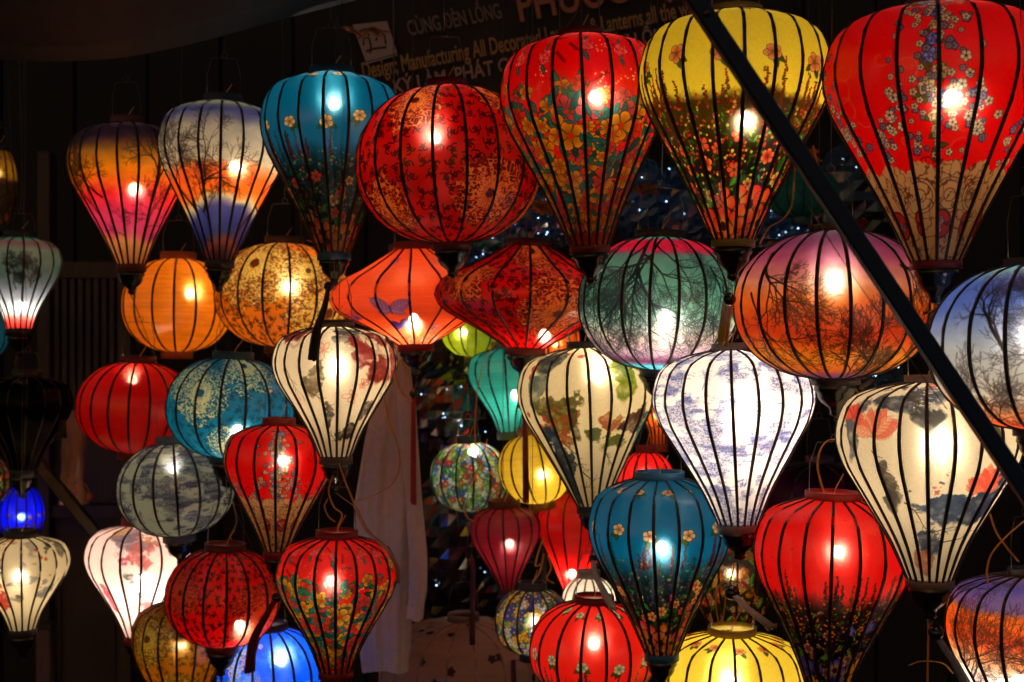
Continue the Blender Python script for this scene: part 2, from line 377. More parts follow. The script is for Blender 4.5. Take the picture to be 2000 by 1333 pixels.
def wash(t, u, v, ru, rv, col, op=.8, rag=.7, sc_=24):
    W, H = t.W, t.H; yy, xx = np.mgrid[0:H, 0:W].astype(np.float32); n = fbm(t.rng, H, W, sc_, sc_//2, 5, .62)-.5; n3 = fbm(t.rng, H, W, 10, 6, 3)-.5; dx = (xx-u*W+W/2+n3*.10*W) % W-W/2
    rr = np.hypot(dx/(ru*W), (yy-v*H+n*.12*W)/(rv*W)); n2 = fbm(t.rng, H, W, 46, 30, 3, .7)
    m = np.clip((1-rr+n*rag*3.4)*6, 0, 1)*np.clip(.1+1.5*n2, 0, 1); edge = np.clip(1-np.abs(1-rr+n*rag*2-.1)*9, 0, 1)*.25
    t.lay(np.clip(m+edge, 0, 1), col, op)
def lotus(t, u, v, s_, c0=(.93,.45,.35), c1=(.97,.75,.62), n=9):
    W, H, k, r = t.W, t.H, t.k, t.r
    for i in range(n):
        a = -math.pi*(i+.5)/n+r.uniform(-.12, .12); L_ = s_*r.uniform(.75, 1.1)
        t.put(leaf(L_*.62*k, a, c0 if i % 2 else c1, tuple(q*.75 for q in c0), .42), u*W+math.cos(a)*L_*.55*k, v*H+math.sin(a)*L_*.5*k, .75)
def outl(t, u, v, s_, col, n=6, w_=1.4):
    W, H, k, r = t.W, t.H, t.k, t.r; P = []
    for i in range(n):
        a = i*6.28/n+r.uniform(-.3, .3); th = np.linspace(0, 6.28, 70); L_ = s_*r.uniform(.7, 1.1)*k
        ex = L_*.5*np.cos(th)+L_*.5; ey = L_*.24*np.sin(th)
        P.append(np.stack([u*W+ex*math.cos(a)-ey*math.sin(a), v*H+ex*math.sin(a)+ey*math.cos(a), th*0+w_*k], 1))
    t.ink(np.concatenate(P), col, .8)
def d_ink(t, base, washes, loti, lines, brn, brcol=(.12,.09,.08), blossoms=()):
    W, H, k, r = t.W, t.H, t.k, t.r; t.a[:] = srgb(base); n = fbm(t.rng, H, W, 5, 4, 3)-.5; t.a *= 1+.05*n[..., None]
    for w_ in washes: wash(t, w_[0], w_[1], w_[2]*1.15, w_[3]*1.15, tuple(q*.78 for q in w_[4]), min(1, w_[5]*1.2))
    for l in loti: lotus(t, *l); lotus(t, *l)
    for l in lines: outl(t, *l)
    for (u, v, a, l, w_) in brn:
        pts = []; x, y = u*W, v*H; a = R_(a)
        for i in range(14):
            a += r.uniform(-.28, .28); x2 = x+math.cos(a)*l*k; y2 = y-math.sin(a)*l*k; pts.append(t.seg(x, y, x2, y2, w_*k*(1-i/18), w_*k*(1-i/18)))
            if r.random() < .5: b = a+r.choice((-1, 1))*.8; pts.append(t.seg(x2, y2, x2+math.cos(b)*l*2*k, y2-math.sin(b)*l*2*k, 1.3*k, .8*k))
            x, y = x2, y2
        t.ink(np.concatenate(pts), brcol, .85)
    for (u, v, sp, nn, c) in blossoms:
        for _ in range(nn): t.put(flower(r.uniform(4, 9)*k, 5, c, tuple(min(1, q*1.1) for q in c), tuple(q*.5 for q in c), tuple(q*.6 for q in c), r.random()*6), u*W+r.gauss(0, sp)*W, v*H+r.gauss(0, sp)*W, .85)
def d_toile(t, base, ink, op=.75):
    W, H, k, r = t.W, t.H, t.k, t.r; t.a[:] = srgb(base)
    cl = fbm(t.rng, H, W, 22, 18, 3); cl = np.clip((cl-.47)*9, 0, 1)
    f1 = fbm(t.rng, H, W, 120, 110, 3, .8); s1 = np.clip(1.6-np.abs(f1-.5)/.045, 0, 1)
    f2 = fbm(t.rng, H, W, 40, 170, 2, .7); s2 = np.clip(1.3-np.abs(f2-.5)/.035, 0, 1)
    st = fbm(t.rng, H, W, 9, 40, 2); st = np.clip((st-.55)*12, 0, 1)
    t.lay(cl*s1, ink, op); t.lay(st*s2, ink, op*.8); t.lay(cl, ink, op*.22); t.lay(cl*st, ink, op*.5)
    for i in range(30):
        x = r.random()*W; y = r.random()*H
        if i % 2:
            t.ink(t.tree(x, y, R_(r.uniform(60, 120)), 16*k, 1.6*k, 3), ink, op)
        else:
            for _ in range(26): t.put(leaf(r.uniform(3, 6)*k, r.random()*3.1, ink, ink), x+r.gauss(0, 9)*k, y+r.gauss(0, 6)*k, op*.55)
def d_plain(t, base, streak=.10):
    n = fbm(t.rng, t.H, t.W, 5, 90, 3)-.5; n2 = fbm(t.rng, t.H, t.W, 40, 30, 3)-.5
    t.a = t.a*0+srgb(base)*(1+streak*2*n[..., None]+streak*n2[..., None])
def d_busy(t, base, cols, n=900, s0=5, s1=12, leafc=(.25,.4,.12)):
    W, H, k, r = t.W, t.H, t.k, t.r; t.a[:] = srgb(base)
    st = [flower(s_*k, m, c, tuple(q*.7 for q in c), (.8,.65,.2), tuple(q*.3 for q in c), r.random()*6, r.uniform(.25, .45)) for c in cols for s_ in np.linspace(s0, s1, 4) for m in (5, 6)]
    lf = [leaf(s_*k, a, c) for s_ in (s0, s1) for a in (.3, 1., 1.7, 2.4) for c in (leafc, tuple(min(1, q*1.6) for q in leafc))]
    for _ in range(n):
        t.put(r.choice(st), r.random()*W, r.random()*H)
        if r.random() < .5: t.put(r.choice(lf), r.random()*W, r.random()*H)
def d_butterfly(t, base):
    W, H, k, r = t.W, t.H, t.k, t.r; d_plain(t, base, .05)
    def bf(x, y, s_, c, c2, rot):
        for sgn in (-1, 1):
            for q, (L_, an) in enumerate(((1, .55), (.7, -.35))):
                a = rot+(0 if sgn > 0 else math.pi)-sgn*an
                t.put(leaf(s_*L_*.6*k, a, c if q == 0 else c2, (.1,.05,.25), .5), x+math.cos(a)*s_*L_*.5*k, y+math.sin(a)*s_*L_*.5*k, .92)
        t.ink(t.seg(x, y-s_*.25*k, x, y+s_*.3*k, 2.6*k), (.08,.04,.15), .9)
    for (u, v, s_, c, c2) in ((.45,.60,44,(.55,.42,.62),(.62,.5,.65)), (.455,.78,36,(.2,.12,.5),(.3,.2,.6)), (.43,.17,26,(.85,.4,.55),(.9,.5,.6)), (.33,.66,30,(.85,.4,.5),(.5,.3,.6)), (.60,.18,30,(.9,.45,.5),(.95,.6,.6)), (.57,.82,24,(.75,.5,.5),(.6,.5,.6)), (.75,.4,40,(.2,.15,.5),(.5,.3,.6)), (.15,.5,40,(.8,.4,.5),(.3,.2,.6)), (.92,.7,34,(.55,.42,.62),(.62,.5,.65))):
        bf(u*W, v*H, s_, c, c2, r.uniform(-.2, .2))
    for _ in range(260): t.put(flower(r.uniform(3, 7)*k, 5, r.choice(((.5,.75,.7), (.8,.6,.6), (.3,.55,.6), (.9,.8,.7))), (.9,.8,.7), (.7,.2,.2)), r.random()*W, (.9+r.random()*.1)*H)
def d_sprigs(t, base, c1=(.2,.2,.35), c2=(.45,.2,.2)):
    W, H, k, r = t.W, t.H, t.k, t.r; d_plain(t, base, .05)
    for i in range(220):
        x, y = r.random()*W, r.random()*H; t.ink(t.seg(x, y, x+r.uniform(-9, 9)*k, y+r.uniform(6, 14)*k, 1.3*k), (.3,.3,.25), .6) if i < 30 else None
        t.put(flower(r.uniform(6, 11)*k, 5, r.choice((c1, c2)), c1, c2, c1, r.random()*6, .5), x, y, .85)
# ------------------------------------------------------------------ palettes
PUR = [(0,(.16,.09,.15)), (.22,(.26,.17,.28)), (.31,(.70,.5,.12)), (.42,(.95,.62,.10)), (.52,(.95,.45,.18)), (.6,(.85,.18,.22)), (.72,(.78,.25,.42)), (.82,(.8,.3,.5)), (.88,(.88,.66,.42)), (1,(.85,.6,.4))]
BLU = [(0,(.35,.45,.55)), (.1,(.62,.66,.55)), (.2,(.33,.36,.62)), (.3,(.72,.7,.66)), (.48,(.82,.78,.70)), (.55,(.93,.42,.16)), (.64,(.95,.5,.16)), (.69,(.85,.8,.65)), (.74,(.3,.33,.62)), (.87,(.25,.3,.6)), (.93,(.7,.35,.3)), (1,(.4,.2,.25))]
TEA = [(0,(.25,.5,.5)), (.04,(.45,.7,.62)), (.08,(.85,.14,.28)), (.19,(.88,.16,.32)), (.24,(.40,.56,.50)), (.45,(.42,.66,.56)), (.55,(.66,.84,.74)), (.66,(.93,.84,.78)), (.78,(.86,.72,.80)), (.84,(.62,.28,.48)), (.9,(.40,.85,.9)), (1,(.25,.65,.75))]
SUN = [(0,(.26,.15,.30)), (.12,(.40,.20,.38)), (.3,(.62,.32,.48)), (.42,(.85,.60,.52)), (.5,(.90,.50,.20)), (.62,(.86,.32,.14)), (.74,(.95,.66,.22)), (.86,(.90,.50,.18)), (.92,(.60,.32,.52)), (1,(.45,.25,.45))]
SKY = [(0,(.35,.55,.68)), (.1,(.45,.58,.6)), (.2,(.30,.40,.66)), (.35,(.35,.45,.7)), (.5,(.70,.72,.72)), (.68,(.86,.82,.74)), (.8,(.93,.55,.3)), (.9,(.92,.3,.12)), (1,(.8,.2,.1))]
SKY2 = [(0,(.6,.5,.58)), (.14,(.36,.34,.66)), (.27,(.50,.45,.64)), (.30,(.95,.52,.2)), (.40,(.95,.38,.16)), (.47,(.95,.62,.36)), (.56,(.95,.86,.76)), (.75,(.85,.8,.9)), (1,(.5,.5,.75))]
LFT = [(0,(.12,.42,.42)), (.08,(.55,.72,.6)), (.18,(.75,.5,.5)), (.25,(.65,.7,.6)), (.4,(.5,.62,.55)), (.6,(.6,.62,.66)), (.85,(.75,.78,.78)), (.92,(.9,.4,.35)), (1,(.8,.2,.2))]
RED = (.86,.06,.05)
DES = {
 'sunsetA': lambda t: d_sunset(t, PUR, [(.36,.78,100,.20,4,5), (.40,.6,130,.16,3,5), (.585,.68,80,.20,5,5), (.60,.9,95,.16,3,5), (.48,1.0,90,.14,2.5,4), (.85,.8,95,.2,4,5), (.15,.8,85,.2,4,5)]),
 'sunsetB': lambda t: d_sunset(t, BLU, [(.38,.8,95,.2,5,6), (.42,.74,60,.18,4,5), (.45,.95,90,.15,3,4), (.56,.62,170,.12,2,4), (.62,.85,75,.24,6,5), (.9,.8,90,.2,5,5), (.1,.8,90,.2,5,5)], (.10,.06,.05), .065),
 'treeteal': lambda t: d_sunset(t, TEA, [(.46,.0,-100,.3,6,6), (.52,.02,-125,.3,5,6), (.41,-.02,-110,.26,4,5), (.62,.3,-60,.12,3,5), (.64,.4,-90,.12,2.5,5), (.35,.1,-90,.25,5,6), (.85,0,-90,.3,6,6), (.15,0,-90,.3,6,5)], (.10,.14,.19), .02),
 'treesun': lambda t: d_sunset(t, SUN, [(.60,1.0,100,.16,4,6), (.56,1.0,115,.15,3,5), (.64,.95,70,.13,3,5), (.36,.25,-60,.18,3,5), (.35,.45,-50,.16,3,5), (.62,.35,-10,.16,4,5), (.66,.55,10,.12,2.5,4), (.42,.62,-70,.1,2,4), (.9,.9,90,.2,4,5), (.1,.9,90,.2,4,5)], (.13,.04,.07), .035),
 'treesky': lambda t: d_sunset(t, SKY, [(.40,.98,90,.14,2.5,5), (.34,.95,80,.16,2.5,5), (.52,.9,95,.24,7,6), (.55,.7,60,.2,5,6), (.46,.5,110,.14,4,5), (.8,.9,90,.2,5,5)], (.16,.07,.07), .05),
 'treesky2': lambda t: d_sunset(t, SKY2, [(.28,.9,85,.24,6,6), (.25,.4,70,.2,6,6), (.42,1.0,85,.14,2.5,5), (.47,.95,95,.14,2.5,5), (.55,.45,175,.1,3,5), (.75,.9,90,.2,5,5)], (.16,.07,.12), .015),
 'treeleft': lambda t: d_sunset(t, LFT, [(.48,.62,95,.12,2,5), (.55,.6,80,.1,2,5), (.8,.6,90,.2,3,5)], (.2,.2,.22), .03),
 'meadowblue': lambda t: d_meadow(t, (.04,.47,.60), (.03,.10,.12), .50, hot=((.62,.12,.2), (.8,.4,.3)), dots=((.75,.6,.3), (.65,.12,.2), (.15,.4,.35)), bigs=((.75,.1,.12), (.75,.3,.12)), mids=((.92,.85,.45), (.85,.25,.2), (.9,.55,.3)), soft=.1, petal=((.95,.88,.55), (.88,.5,.35))),
 'meadowblue2': lambda t: d_meadow(t, (.03,.46,.60), (.03,.12,.15), .46, hot=((.55,.12,.22), (.8,.4,.3)), dots=((.6,.55,.3), (.6,.12,.2), (.15,.4,.35)), bigs=((.75,.12,.25), (.75,.3,.12)), mids=((.92,.8,.35), (.8,.2,.3), (.9,.5,.3)), soft=.1, dens=.9, petal=((.95,.88,.6), (.88,.5,.4))),
 'meadowyellow': lambda t: d_meadow(t, (.94,.85,.28), (.20,.13,.04), .47, hot=((.75,.12,.12), (.9,.7,.2)), dots=((.95,.82,.35), (.8,.16,.12), (.85,.35,.2)), bigs=((.92,.15,.08), (.93,.22,.1)), mids=((.95,.6,.3), (.92,.2,.12), (.95,.8,.5)), soft=.02, dens=1.1, green=(.2,.38,.12)),
 'meadowyellow2': lambda t: d_meadow(t, (.95,.87,.34), (.20,.13,.04), .62, soft=.02),
 'meadowdark': lambda t: d_meadow(t, (.8,.6,.05), (.15,.08,.02), .4, soft=.02),
 'meadowred': lambda t: d_meadow(t, (.92,.13,.11), (.07,.02,.02), .50, hot=((.3,.3,.3), (.9,.6,.1)), dots=((.9,.55,.08), (.85,.5,.1), (.35,.4,.35)), bigs=((.12,.18,.80), (.95,.68,.12)), mids=((.95,.66,.12), (.14,.2,.8), (.88,.85,.95)), soft=.06, spark=1, green=(.25,.35,.12), tops=0),
 'meadowred2': lambda t: d_meadow(t, (.93,.19,.15), (.45,.04,.04), .62, hot=((.3,.35,.4), (.9,.8,.5)), dots=((.6,.6,.5), (.8,.15,.12), (.4,.5,.55)), bigs=((.85,.1,.08), (.8,.3,.2)), mids=((.75,.8,.85), (.5,.6,.7), (.9,.85,.6)), soft=.06, dens=.6, petal=((.85,.88,.7), (.55,.65,.6))),
 'damaskred': lambda t: d_damask(t, (.80,.05,.04), (.30,.01,.02), (.80,.45,.20), [(.575,.66,.070), (.43,.24,.065), (.36,.70,.06), (.62,.16,.06), (.05,.6,.07), (.85,.3,.07), (.2,.3,.07), (.75,.7,.07)]),
 'damaskred2': lambda t: d_damask(t, (.82,.05,.05), (.32,.01,.03), (.82,.48,.22), [(.56,.62,.085), (.38,.42,.05), (.52,.07,.08), (.80,.3,.1), (.1,.7,.1)]),
 'damaskred3': lambda t: d_damask(t, (.86,.09,.08), (.30,.02,.04), (.70,.30,.18), [(.62,.6,.105), (.36,.4,.07), (.9,.3,.1), (.1,.7,.1)], gold2=(.78,.3,.16)),
 'damaskgold': lambda t: d_damask(t, (.90,.52,.08), (.35,.14,.03), (.86,.74,.42), [(.62,.62,.12), (.42,.30,.11), (.56,.35,.06), (.85,.4,.1), (.1,.7,.1)]),
 'damaskgold2': lambda t: d_damask(t, (.80,.52,.06), (.30,.20,.03), (.78,.70,.30), [(.38,.30,.10), (.50,.75,.12), (.62,.25,.08), (.85,.4,.1), (.1,.7,.1)]),
 'damaskteal': lambda t: d_damask(t, (.03,.52,.64), (.02,.30,.42), (.78,.74,.55), [(.36,.3,.075), (.42,.38,.08), (.55,.12,.10), (.5,.78,.07), (.60,.75,.06), (.85,.4,.1), (.1,.7,.1)], dop=.5),
 'garden': lambda t: d_garden(t, (.88,.05,.05), v0=.36),
 'garden2': lambda t: d_garden(t, (.90,.06,.05), v0=.30, teal=(.08,.5,.5), yel=(.95,.72,.2)),
 'rose': lambda t: d_rose(t, (.90,.05,.05), .72, centre=.5),
 'rose2': lambda t: d_rose(t, (.88,.05,.04), .64, centre=.5),
 'inkpeony': lambda t: d_ink(t, (.92,.87,.77), [(.53,.10,.045,.03,(.2,.2,.2),.8), (.52,.2,.05,.02,(.3,.3,.3),.6), (.62,.34,.05,.06,(.72,.22,.2),.85), (.585,.30,.03,.03,(.8,.3,.3),.7), (.69,.30,.02,.03,(.13,.1,.1),.95), (.70,.4,.02,.03,(.75,.15,.15),.9), (.37,.12,.04,.06,(.5,.08,.1),.85), (.42,.5,.04,.03,(.5,.42,.3),.7), (.46,.68,.012,.05,(.18,.16,.14),.9), (.55,.82,.02,.03,(.15,.12,.12),.9), (.5,.88,.03,.02,(.2,.18,.18),.8), (.64,.68,.03,.02,(.25,.22,.22),.8), (.9,.4,.05,.05,(.7,.2,.2),.8), (.1,.4,.05,.05,(.3,.3,.3),.8)],
        [], [(.47,.3,26,(.85,.35,.3)), (.55,.58,28,(.82,.2,.15)), (.58,.5,16,(.8,.15,.12)), (.36,.6,20,(.8,.4,.4)), (.8,.5,26,(.8,.2,.15))], [(.35,.35,-60,9,2), (.4,.5,-40,8,2.5), (.68,.45,-80,9,1.4), (.5,.95,80,6,2), (.9,.6,60,9,2)]),
 'inkbird': lambda t: d_ink(t, (.91,.86,.72), [(.39,.17,.035,.045,(.18,.3,.35),.85), (.36,.35,.02,.05,(.25,.38,.42),.6), (.61,.28,.035,.06,(.60,.68,.12),.85), (.66,.29,.03,.02,(.25,.2,.12),.9), (.42,.48,.03,.05,(.45,.42,.12),.8), (.45,.56,.025,.03,(.75,.42,.15),.85), (.47,.5,.02,.05,(.35,.32,.15),.8), (.58,.62,.05,.025,(.45,.5,.15),.85), (.63,.56,.04,.02,(.35,.22,.15),.85), (.565,.55,.02,.015,(.8,.42,.15),.8), (.72,.3,.02,.06,(.2,.48,.5),.7), (.71,.55,.02,.06,(.2,.48,.5),.7), (.40,.74,.03,.06,(.1,.22,.25),.85), (.38,.88,.03,.05,(.12,.25,.28),.8), (.9,.3,.05,.05,(.2,.48,.5),.7), (.12,.5,.06,.05,(.6,.6,.15),.7)],
        [], [(.44,.12,14,(.85,.4,.25))], [(.52,.26,4,7,3), (.62,.27,10,7,3), (.45,.75,-50,8,4), (.42,.62,-60,8,3), (.56,.68,-20,6,2.5), (.68,.5,-110,8,2), (.9,.5,40,8,2), (.46,.9,20,9,1.5)], (.15,.13,.08), [(.50,.15,.012,7,(.85,.3,.25)), (.355,.26,.01,7,(.85,.35,.15)), (.66,.12,.012,8,(.88,.35,.2)), (.64,.09,.01,4,(.85,.3,.25)), (.37,.5,.02,6,(.85,.3,.25)), (.9,.2,.03,9,(.85,.3,.25))]),
 'inklotus': lambda t: d_ink(t, (.93,.89,.80), [(.45,.20,.05,.03,(.28,.33,.45),.85), (.475,.26,.03,.03,(.25,.26,.28),.8), (.56,.1,.06,.02,(.35,.42,.55),.6), (.535,.03,.03,.02,(.85,.25,.2),.7), (.43,.60,.018,.03,(.4,.38,.36),.75), (.40,.66,.015,.04,(.4,.38,.36),.7), (.535,.66,.035,.035,(.22,.33,.52),.75), (.62,.68,.04,.03,(.18,.26,.42),.85), (.66,.62,.03,.03,(.2,.28,.45),.8), (.50,.82,.035,.03,(.25,.35,.5),.75), (.47,.90,.03,.03,(.92,.5,.35),.6), (.62,.35,.02,.03,(.4,.38,.3),.7), (.505,.55,.012,.01,(.85,.3,.25),.7), (.35,.35,.015,.05,(.3,.35,.45),.7), (.9,.4,.05,.05,(.28,.33,.45),.8)],
        [(.40,.36,46), (.62,.58,46,(.93,.36,.28),(.95,.55,.45)), (.34,.3,30,(.85,.2,.18),(.93,.5,.4)), (.9,.3,46), (.12,.5,46)], [], [(.48,.78,10,9,2.2), (.55,.82,-5,9,2.2), (.47,.86,25,9,2), (.40,.42,-60,8,2), (.44,.64,-35,6,3), (.57,.7,-40,6,2), (.6,.35,30,8,2), (.43,.06,-100,5,3), (.8,.6,40,9,2)]),
 'inkpink': lambda t: d_ink(t, (.95,.82,.78), [(.45,.16,.05,.03,(.5,.42,.48),.7), (.48,.22,.06,.03,(.5,.45,.5),.6), (.40,.1,.04,.02,(.92,.7,.4),.7), (.52,.34,.03,.03,(.88,.45,.42),.7), (.5,.6,.03,.02,(.4,.4,.42),.6), (.62,.3,.02,.02,(.85,.35,.4),.8), (.36,.7,.02,.05,(.85,.15,.25),.7), (.55,.75,.03,.02,(.85,.45,.45),.7), (.47,.45,.02,.02,(.3,.4,.35),.7)], [], [(.44,.3,22,(.7,.5,.55))], [(.42,.2,-30,7,1.5), (.56,.1,-80,6,1.3)], (.35,.25,.3), [(.50,.27,.018,14,(.88,.5,.5)), (.53,.18,.012,10,(.85,.6,.35)), (.46,.36,.012,8,(.85,.4,.45)), (.5,.52,.02,6,(.35,.4,.38))]),
 'inkcream': lambda t: d_ink(t, (.92,.87,.75), [(.44,.05,.03,.02,(.9,.5,.35),.7), (.60,.18,.02,.02,(.2,.2,.18),.85), (.66,.22,.02,.04,(.4,.4,.35),.7), (.54,.15,.03,.05,(.65,.62,.6),.5), (.5,.45,.05,.03,(.6,.6,.62),.5), (.47,.62,.03,.02,(.3,.28,.26),.7), (.40,.70,.03,.03,(.88,.25,.18),.8), (.62,.62,.04,.02,(.45,.48,.55),.6)], [], [(.36,.35,24,(.85,.3,.25))], [(.48,.0,-80,6,3), (.66,.5,-120,6,3)], (.15,.15,.13), [(.55,.3,.012,3,(.9,.4,.2)), (.58,.5,.012,4,(.9,.4,.2)), (.42,.25,.02,5,(.88,.3,.2)), (.42,.5,.02,4,(.88,.3,.2))]),
 'toile': lambda t: d_toile(t, (.93,.90,.86), (.22,.24,.48)),
 'toilegrey': lambda t: d_toile(t, (.72,.72,.62), (.10,.14,.30), .92),
 'orange': lambda t: d_plain(t, (.93,.58,.13)), 'red': lambda t: d_plain(t, (.88,.08,.03), .05), 'lime': lambda t: d_plain(t, (.66,.74,.12)),
 'teal': lambda t: d_plain(t, (.30,.74,.68)), 'yellow': lambda t: d_plain(t, (.95,.84,.30), .06), 'maroon': lambda t: d_plain(t, (.62,.16,.24), .14), 'red2': lambda t: d_plain(t, (.93,.17,.17), .05),
 'orange2': lambda t: d_plain(t, (.95,.48,.10), .05), 'white': lambda t: d_plain(t, (.93,.88,.8), .03), 'tealdark': lambda t: d_plain(t, (.08,.42,.5), .08), 'purple': lambda t: d_plain(t, (.35,.08,.30), .1),
 'navy': lambda t: d_plain(t, (.05,.055,.09), .2), 'grey': lambda t: d_plain(t, (.5,.48,.46), .1), 'blueled': lambda t: d_meadow(t, (.08,.14,.85), (.05,.1,.6), .6, dens=.3),
 'busyblue': lambda t: d_busy(t, (.06,.3,.45), [(.14,.52,.78), (.8,.9,.9), (.85,.8,.55), (.1,.3,.6), (.5,.7,.3), (.75,.2,.25)], 2600, 6, 18),
 'busypurple': lambda t: d_busy(t, (.04,.04,.12), [(.93,.68,.12), (.25,.25,.68), (.9,.88,.88), (.95,.75,.2), (.2,.2,.6)], 1700, 10, 24),
 'busyorange': lambda t: d_busy(t, (.12,.08,.03), [(.92,.6,.08), (.85,.25,.1), (.9,.75,.6), (.9,.5,.1)], 700, 9, 20),
 'busyred': lambda t: d_busy(t, (.12,.06,.03), [(.9,.3,.2), (.9,.8,.6), (.4,.55,.2), (.85,.15,.15)], 700, 9, 18),
 'bluefloral': lambda t: (d_plain(t, (.06,.38,.93), .10), [t.put(flower(t.r.uniform(6, 14)*t.k, 5, (.93,.85,.9), (.85,.5,.6), (.3,.5,.2), (.4,.4,.6), t.r.random()*6), t.W*(.38+t.r.gauss(0, .05)), t.H*t.r.uniform(.05, .8)) for _ in range(90)], wash(t, .40, .5, .06, .10, (.55,.72,.95), .8), wash(t, .55, .25, .10, .04, (.30,.55,.95), .7), [t.put(leaf(8*t.k, t.r.random()*3, (.2,.55,.35)), t.W*(.36+t.r.gauss(0, .04)), t.H*t.r.uniform(.02, .8)) for _ in range(30)], wash(t, .5, .45, .05, .08, (.35,.5,.93), .6), wash(t, .57, .3, .05, .05, (.3,.48,.93), .6), wash(t, .62, .55, .02, .02, (.95,.8,.88), .9)),
 'butterfly': lambda t: d_butterfly(t, (.95,.40,.22)),
 'sprigs': lambda t: d_sprigs(t, (.93,.82,.76)),
}
# ------------------------------------------------------------------ lantern cloth
def cloth(name, img, lit=True):
    m, t = newmat(name); N = t.nodes; L = t.links
    out = N.new("ShaderNodeOutputMaterial"); tx = N.new("ShaderNodeTexImage"); tx.image = img; tx.interpolation = 'Cubic'
    uv = N.new("ShaderNodeTexCoord"); mp = N.new("ShaderNodeMapping"); mp.inputs["Scale"].default_value = (90, 700, 1)
    nz = N.new("ShaderNodeTexNoise"); nz.inputs["Scale"].default_value = 1; nz.inputs["Detail"].default_value = 2
    mp2 = N.new("ShaderNodeMapping"); mp2.inputs["Scale"].default_value = (900, 60, 1)
    nz2 = N.new("ShaderNodeTexNoise"); nz2.inputs["Scale"].default_value = 1; nz2.inputs["Detail"].default_value = 2
    ad = N.new("ShaderNodeMath"); ad.operation = 'ADD'
    rm = N.new("ShaderNodeMapRange"); rm.inputs[1].default_value = .6; rm.inputs[2].default_value = 1.4; rm.inputs[3].default_value = .78; rm.inputs[4].default_value = 1.12
    mu = N.new("ShaderNodeVectorMath"); mu.operation = 'SCALE'
    for a, b in ((uv.outputs["UV"], mp.inputs[0]), (mp.outputs[0], nz.inputs[0]), (uv.outputs["UV"], mp2.inputs[0]), (mp2.outputs[0], nz2.inputs[0]), (nz.outputs[0], ad.inputs[0]), (nz2.outputs[0], ad.inputs[1]), (ad.outputs[0], rm.inputs[0]), (rm.outputs[0], mu.inputs["Scale"])): L.new(a, b)
    g0 = N.new('ShaderNodeGamma'); g0.inputs[1].default_value = 1.25; L.new(tx.outputs[0], g0.inputs[0]); L.new(g0.outputs[0], mu.inputs[0])
    df = N.new("ShaderNodeBsdfDiffuse"); tl = N.new("ShaderNodeBsdfTranslucent"); rf = N.new("ShaderNodeBsdfRefraction"); tp = N.new("ShaderNodeBsdfTransparent"); gl = N.new("ShaderNodeBsdfGlossy")
    rf.inputs["Roughness"].default_value = .65; rf.inputs["IOR"].default_value = 1.45; gl.inputs["Roughness"].default_value = .30; gl.inputs[0].default_value = (.9,.9,.9,1)
    for s_ in (df, tl): L.new(mu.outputs[0], s_.inputs[0])
    gm = N.new("ShaderNodeGamma"); gm.inputs[1].default_value = .6; L.new(mu.outputs[0], gm.inputs[0]); L.new(gm.outputs[0], rf.inputs[0])
    gm2 = N.new("ShaderNodeGamma"); gm2.inputs[1].default_value = .12; L.new(mu.outputs[0], gm2.inputs[0]); L.new(gm2.outputs[0], tp.inputs[0])
    bp = N.new("ShaderNodeBump"); bp.inputs["Strength"].default_value = .25; bp.inputs["Distance"].default_value = .0006; L.new(ad.outputs[0], bp.inputs["Height"])
    for s_ in (df, tl, gl): L.new(bp.outputs[0], s_.inputs["Normal"])
    r2 = N.new('ShaderNodeBsdfRefraction'); r2.inputs['Roughness'].default_value = .70; r2.inputs['IOR'].default_value = 1.16; L.new(gm2.outputs[0], r2.inputs[0])
    def mix(f, a, b):
        x = N.new("ShaderNodeMixShader"); x.inputs[0].default_value = f; L.new(a.outputs[0], x.inputs[1]); L.new(b.outputs[0], x.inputs[2]); return x
    q = mix(.60, df, tl); q = mix(.045, q, rf); q = mix(.030, q, r2); q = mix(.036, q, tp); q = mix(.05 if lit else .008, q, gl)
    L.new(q.outputs[0], out.inputs[0]); return m
def profile(shape, R, H, rt, rb, n=30):
    if shape == 'balloon':
        P = [(rt/R,0), (.58,.03), (.84,.080), (.96,.17), (1,.29), (.93,.41), (.81,.51), (.667,.62), (.43,.81), (rb/R,1)]
    elif shape == 'round':
        P = []
        for i in range(13):
            a0 = math.acos(min(.99, rt/R)); a1 = -math.acos(min(.99, rb/R)); a = a0+(a1-a0)*i/12; z0, z1 = math.sin(a0)**.92, -abs(math.sin(a1))**.92
            z = math.copysign(abs(math.sin(a))**.92, a); P.append((math.cos(a)**.92 if i not in (0, 12) else (rt/R if i == 0 else rb/R), (z0-z)/(z0-z1)))
    else:
        P = [(rt/R,0), (.44,.11), (.64,.21), (.86,.31), (.97,.40), (1,.49), (.97,.58), (.86,.67), (.62,.78), (.40,.89), (rb/R,1)]
    Q = spline([(p[0]*R, 0, -p[1]*H) for p in P], 12)
    A = np.array([(q.x, q.z) for q in Q]); d = np.r_[0, np.cumsum(np.hypot(*np.diff(A, axis=0).T))]; s = np.linspace(0, d[-1], n+1)
    return np.stack([np.interp(s, d, A[:, 0]), np.interp(s, d, A[:, 1])+H], 1), d[-1]   # r, z from the top down
ICO = None
def ball(name, r, m, parent, loc=(0,0,0), n=10, key={}):
    k = (name, round(r, 4), m.name)
    if k not in key:
        V, Fc = lathe([(r*math.sin(math.pi*i/n)+1e-5, -r*math.cos(math.pi*i/n)) for i in range(n+1)], 14)
        me = bpy.data.meshes.new(name); me.from_pydata(V, [], Fc); me.materials.append(m); me.polygons.foreach_set("use_smooth", [True]*len(me.polygons)); key[k] = me
    o = bpy.data.objects.new(name, key[k]); o.location = loc; return link(o, parent)
EMIT = {}
